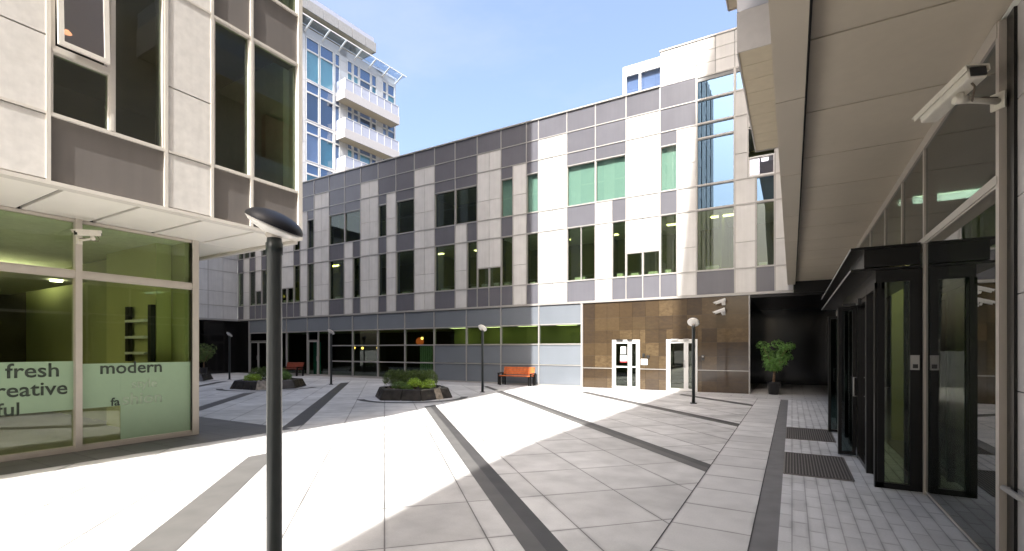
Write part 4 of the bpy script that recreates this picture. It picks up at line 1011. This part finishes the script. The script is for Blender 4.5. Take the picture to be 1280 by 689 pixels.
def fig_tree(x, y, label, height, spread, lean, n, m):
    t = thing('potted_tree', label, 'potted tree', (x, y, 0), 'potted trees against the black walls')
    p = MB(); p.lathe([(.17, .003), (.235, .46), (.245, .47), (.245, .50), (.215, .50), (.205, .43), (.001, .43)], (x, y, 0), 28, smooth=True); po = p.build('pot', 'pot', t)
    s_ = MB(); s_.lathe([(.2, .44), (.001, .455)], (x, y, 0), 20); s_.build('soil', 'soil', po)
    tr = MB(); b = Vector((x, y, .44)); top = Vector((x + .03, y, .86))
    tr.tube([b, b + Vector((.015, 0, .25)), top], [.055, .045, .038], 10)
    lf = MB(); random.seed(11); n = int(n * 1.5)
    tips = []
    for i in range(11):
        a = 2 * math.pi * i / 11 + random.uniform(-.2, .2); r_ = spread * random.uniform(.45, .8); z = random.uniform(.12, .92) * (height - .86); r_ *= .55 + .65 * z / (height - .86)
        e = top + Vector((lean * z, 0, 0)) + VX * (r_ * math.cos(a)) + VD * (r_ * .8 * math.sin(a)) + Vector((0, 0, z * .9))
        mid = top + (e - top) * .5 + Vector((0, 0, .06))
        tr.tube([top - Vector((0, 0, .05)), mid, e], [.024, .015, .006], 6); tips.append(e); tips.append(mid)
    tips += [top + Vector((lean * .5, 0, .55)), top + Vector((lean * .9, 0, .95 * (height - 1.0)))]
    for e in tips:
        foliage(lf, e, (spread * .42, spread * .40, spread * .36), n, .10, narrow=.48)
    tr.build('trunk', 'bark', t); lf.build('crown', m, t)
    return t
fig_tree(-.62, 21.35, 'bushy green fig tree in a black pot at the mouth of the dark passage', 2.12, .60, .10, 75, 'leaf_fig')
fig_tree(-35.6, 18.3, 'dim potted tree in the black recess at the far left', 2.15, .8, 0, 60, 'leaf_dark')

# ------------------------------------------------------------------ benches
def bench(x, y, label, wm, L=1.72):
    t = thing('bench', label, 'bench', (x, y, 0), 'wooden benches along the facade')
    for s_ in (-1, 1):
        lx = x + s_ * (L / 2 - .06); mb = MB()
        mb.box((lx - .03, y - .28, 0), (lx + .03, y - .22, .44)); mb.box((lx - .03, y + .20, 0), (lx + .03, y + .26, .44)); mb.box((lx - .03, y - .28, .40), (lx + .03, y + .26, .44))
        mb.hexa([(lx - .03, y + .18, .44), (lx + .03, y + .18, .44), (lx + .03, y + .24, .44), (lx - .03, y + .24, .44), (lx - .03, y + .30, .86), (lx + .03, y + .30, .86), (lx + .03, y + .36, .86), (lx - .03, y + .36, .86)])
        mb.build('leg', 'dark_metal', t)
        mb = MB(); ex = x + s_ * (L / 2 + .04); mb.box((ex - .03, y - .28, .02), (ex + .03, y - .22, .60)); mb.box((ex - .03, y + .16, .02), (ex + .03, y + .22, .60)); mb.box((ex - .03, y - .30, .56), (ex + .03, y + .24, .61)); mb.build('armrest', 'dark_metal', t)
    mb = MB()
    for i in range(5): mb.box((x - L / 2, y - .27 + i * .095, .441), (x + L / 2, y - .27 + i * .095 + .085, .481))
    mb.build('seat', wm, t, bevel=.006)
    mb = MB()
    for i in range(4):
        z = .53 + i * .092; yy = y + .145 + (z - .44) * .285
        mb.hexa([(x - L / 2, yy, z), (x + L / 2, yy, z), (x + L / 2, yy + .035, z), (x - L / 2, yy + .035, z), (x - L / 2, yy + .024, z + .084), (x + L / 2, yy + .024, z + .084), (x + L / 2, yy + .06, z + .084), (x - L / 2, yy + .06, z + .084)])
    mb.build('backrest', wm, t, bevel=.006)
bench(-11.62, 20.45, 'orange wooden bench against the blue grey panels, half in sun', 'wood')
bench(-28.85, 20.4, 'dull red wooden bench in shade left of the single glass door', 'wood_dark')

# ------------------------------------------------------------------ security cameras
def cctv(name_label, mount, tail, front, wd, ht, m='camera', cable=True):
    mount, tail, front = Vector(mount), Vector(tail), Vector(front)
    t = thing('security_camera', name_label, 'security camera', mount)
    ax = (front - tail).normalized(); L = (front - tail).length
    b = MB(); b.bar(tail, front, wd, ht); bo = b.build('body', m, t, bevel=ht * .12)
    sd_ = ax.cross(Vector((0, 0, 1))).normalized(); up = sd_.cross(ax).normalized()
    s_ = MB(); s_.bar(tail + up * ht * .6 - ax * L * .02, front + up * ht * .6 + ax * L * .14, wd * 1.22, ht * .1)
    for k in (-1, 1): s_.bar(tail + up * ht * .32 + sd_ * k * wd * .60 - ax * L * .02, front + up * ht * .32 + sd_ * k * wd * .60 + ax * L * .08, wd * .06, ht * .5)
    s_.build('sunshield', m, t)
    l = MB(); l.bar(front, front + ax * .008, wd * .8, ht * .75); l.build('lens', 'camera_dark', bo)
    e = MB(); e.bar(tail - ax * .012, tail, wd * .82, ht * .78); e.build('end_cap', 'camera_dark', bo)
    mid = tail + (front - tail) * .35 - up * ht * .5; kn = mid - up * ht * .55
    a = MB(); a.tube([mount, mount + (kn - mount) * .5, kn], [ht * .28, ht * .24, ht * .24], 10); a.tube([kn, mid], [ht * .34, ht * .30], 12); a.tube([kn - sd_ * wd * .35, kn + sd_ * wd * .35], ht * .33, 12); a.build('bracket', m, t)
    pl = MB(); d = (mount - kn); d.z = 0; d.normalize(); pl.bar(mount - d * .012, mount + d * .006, ht * 1.1, ht * 1.5); pl.build('wall_plate', m, t)
    if cable:
        c = MB(); p0 = tail + (front - tail) * .12 - up * ht * .5
        c.tube([p0, p0 - up * ht * .5 - ax * .02, p0 - up * ht * 1.0, kn - up * ht * .1 + (mount - kn) * .25 + sd_ * .012, kn + (mount - kn) * .6 + Vector((0, 0, ht * .30)), mount + Vector((0, 0, ht * .34))], ht * .085, 8); c.build('cable', 'cable', t)
    return t
cctv('large cream camera on an arm under the taupe soffit at right', (1.375, 5.09, 3.66), (1.15, 4.66, 3.74), (.965, 5.13, 3.645), .12, .085)
cctv('cream camera fixed to the mullion of the green shop glass at left', (XG + .03, 3.41, 3.62), (XG + .30, 3.60, 3.74), (XG + .36, 3.26, 3.68), .085, .085)
xg = onY(903)
cctv('white camera on dark granite, upper of the pair', (xg + .05, YF - .004, 3.62), (xg + .14, YF - .32, 3.72), (xg - .22, YF - .42, 3.58), .12, .11, 'white_metal', False)
cctv('white camera on dark granite, lower of the pair', (xg + .05, YF - .004, 3.22), (xg + .12, YF - .32, 3.34), (xg - .24, YF - .42, 3.20), .12, .11, 'white_metal', False)

# ------------------------------------------------------------------ inside the shopfront: pendant lamps
for x, y, z, m, lab in ((-24.6, 22.6, 1.84, 'lamp_warm', 'small warm bulb hanging behind the glass left of the disc lamp'), (-25.6, 22.8, 1.86, 'lamp_warm', 'leftmost small warm bulb hanging inside the dark shopfront'), (-23.3, 22.7, 1.85, 'lamp_warm', 'small warm bulb hanging behind the glass right of the disc lamp'), (-20.0, 23.0, 2.25, 'lamp_orange', 'round orange lantern hanging inside the dark shopfront'), (-19.3, 22.4, 2.42, 'lamp_warm', 'tiny bright bulb beside the round orange lantern')):
    t = thing('pendant_lamp', lab, 'pendant lamp', (x, y, 2.97))
    r_ = .25 if m == 'lamp_orange' else .085
    b = MB(); b.lathe([(.001, -r_)] + [(r_ * math.cos(R(a)), r_ * math.sin(R(a))) for a in range(-75, 90, 15)] + [(.001, r_)], (x, y, z), 16); b.build('shade', m, t)
    c = MB(); c.tube([(x, y, z + r_), (x, y, 2.975)], .006, 6); c.build('cord', 'rubber', t)
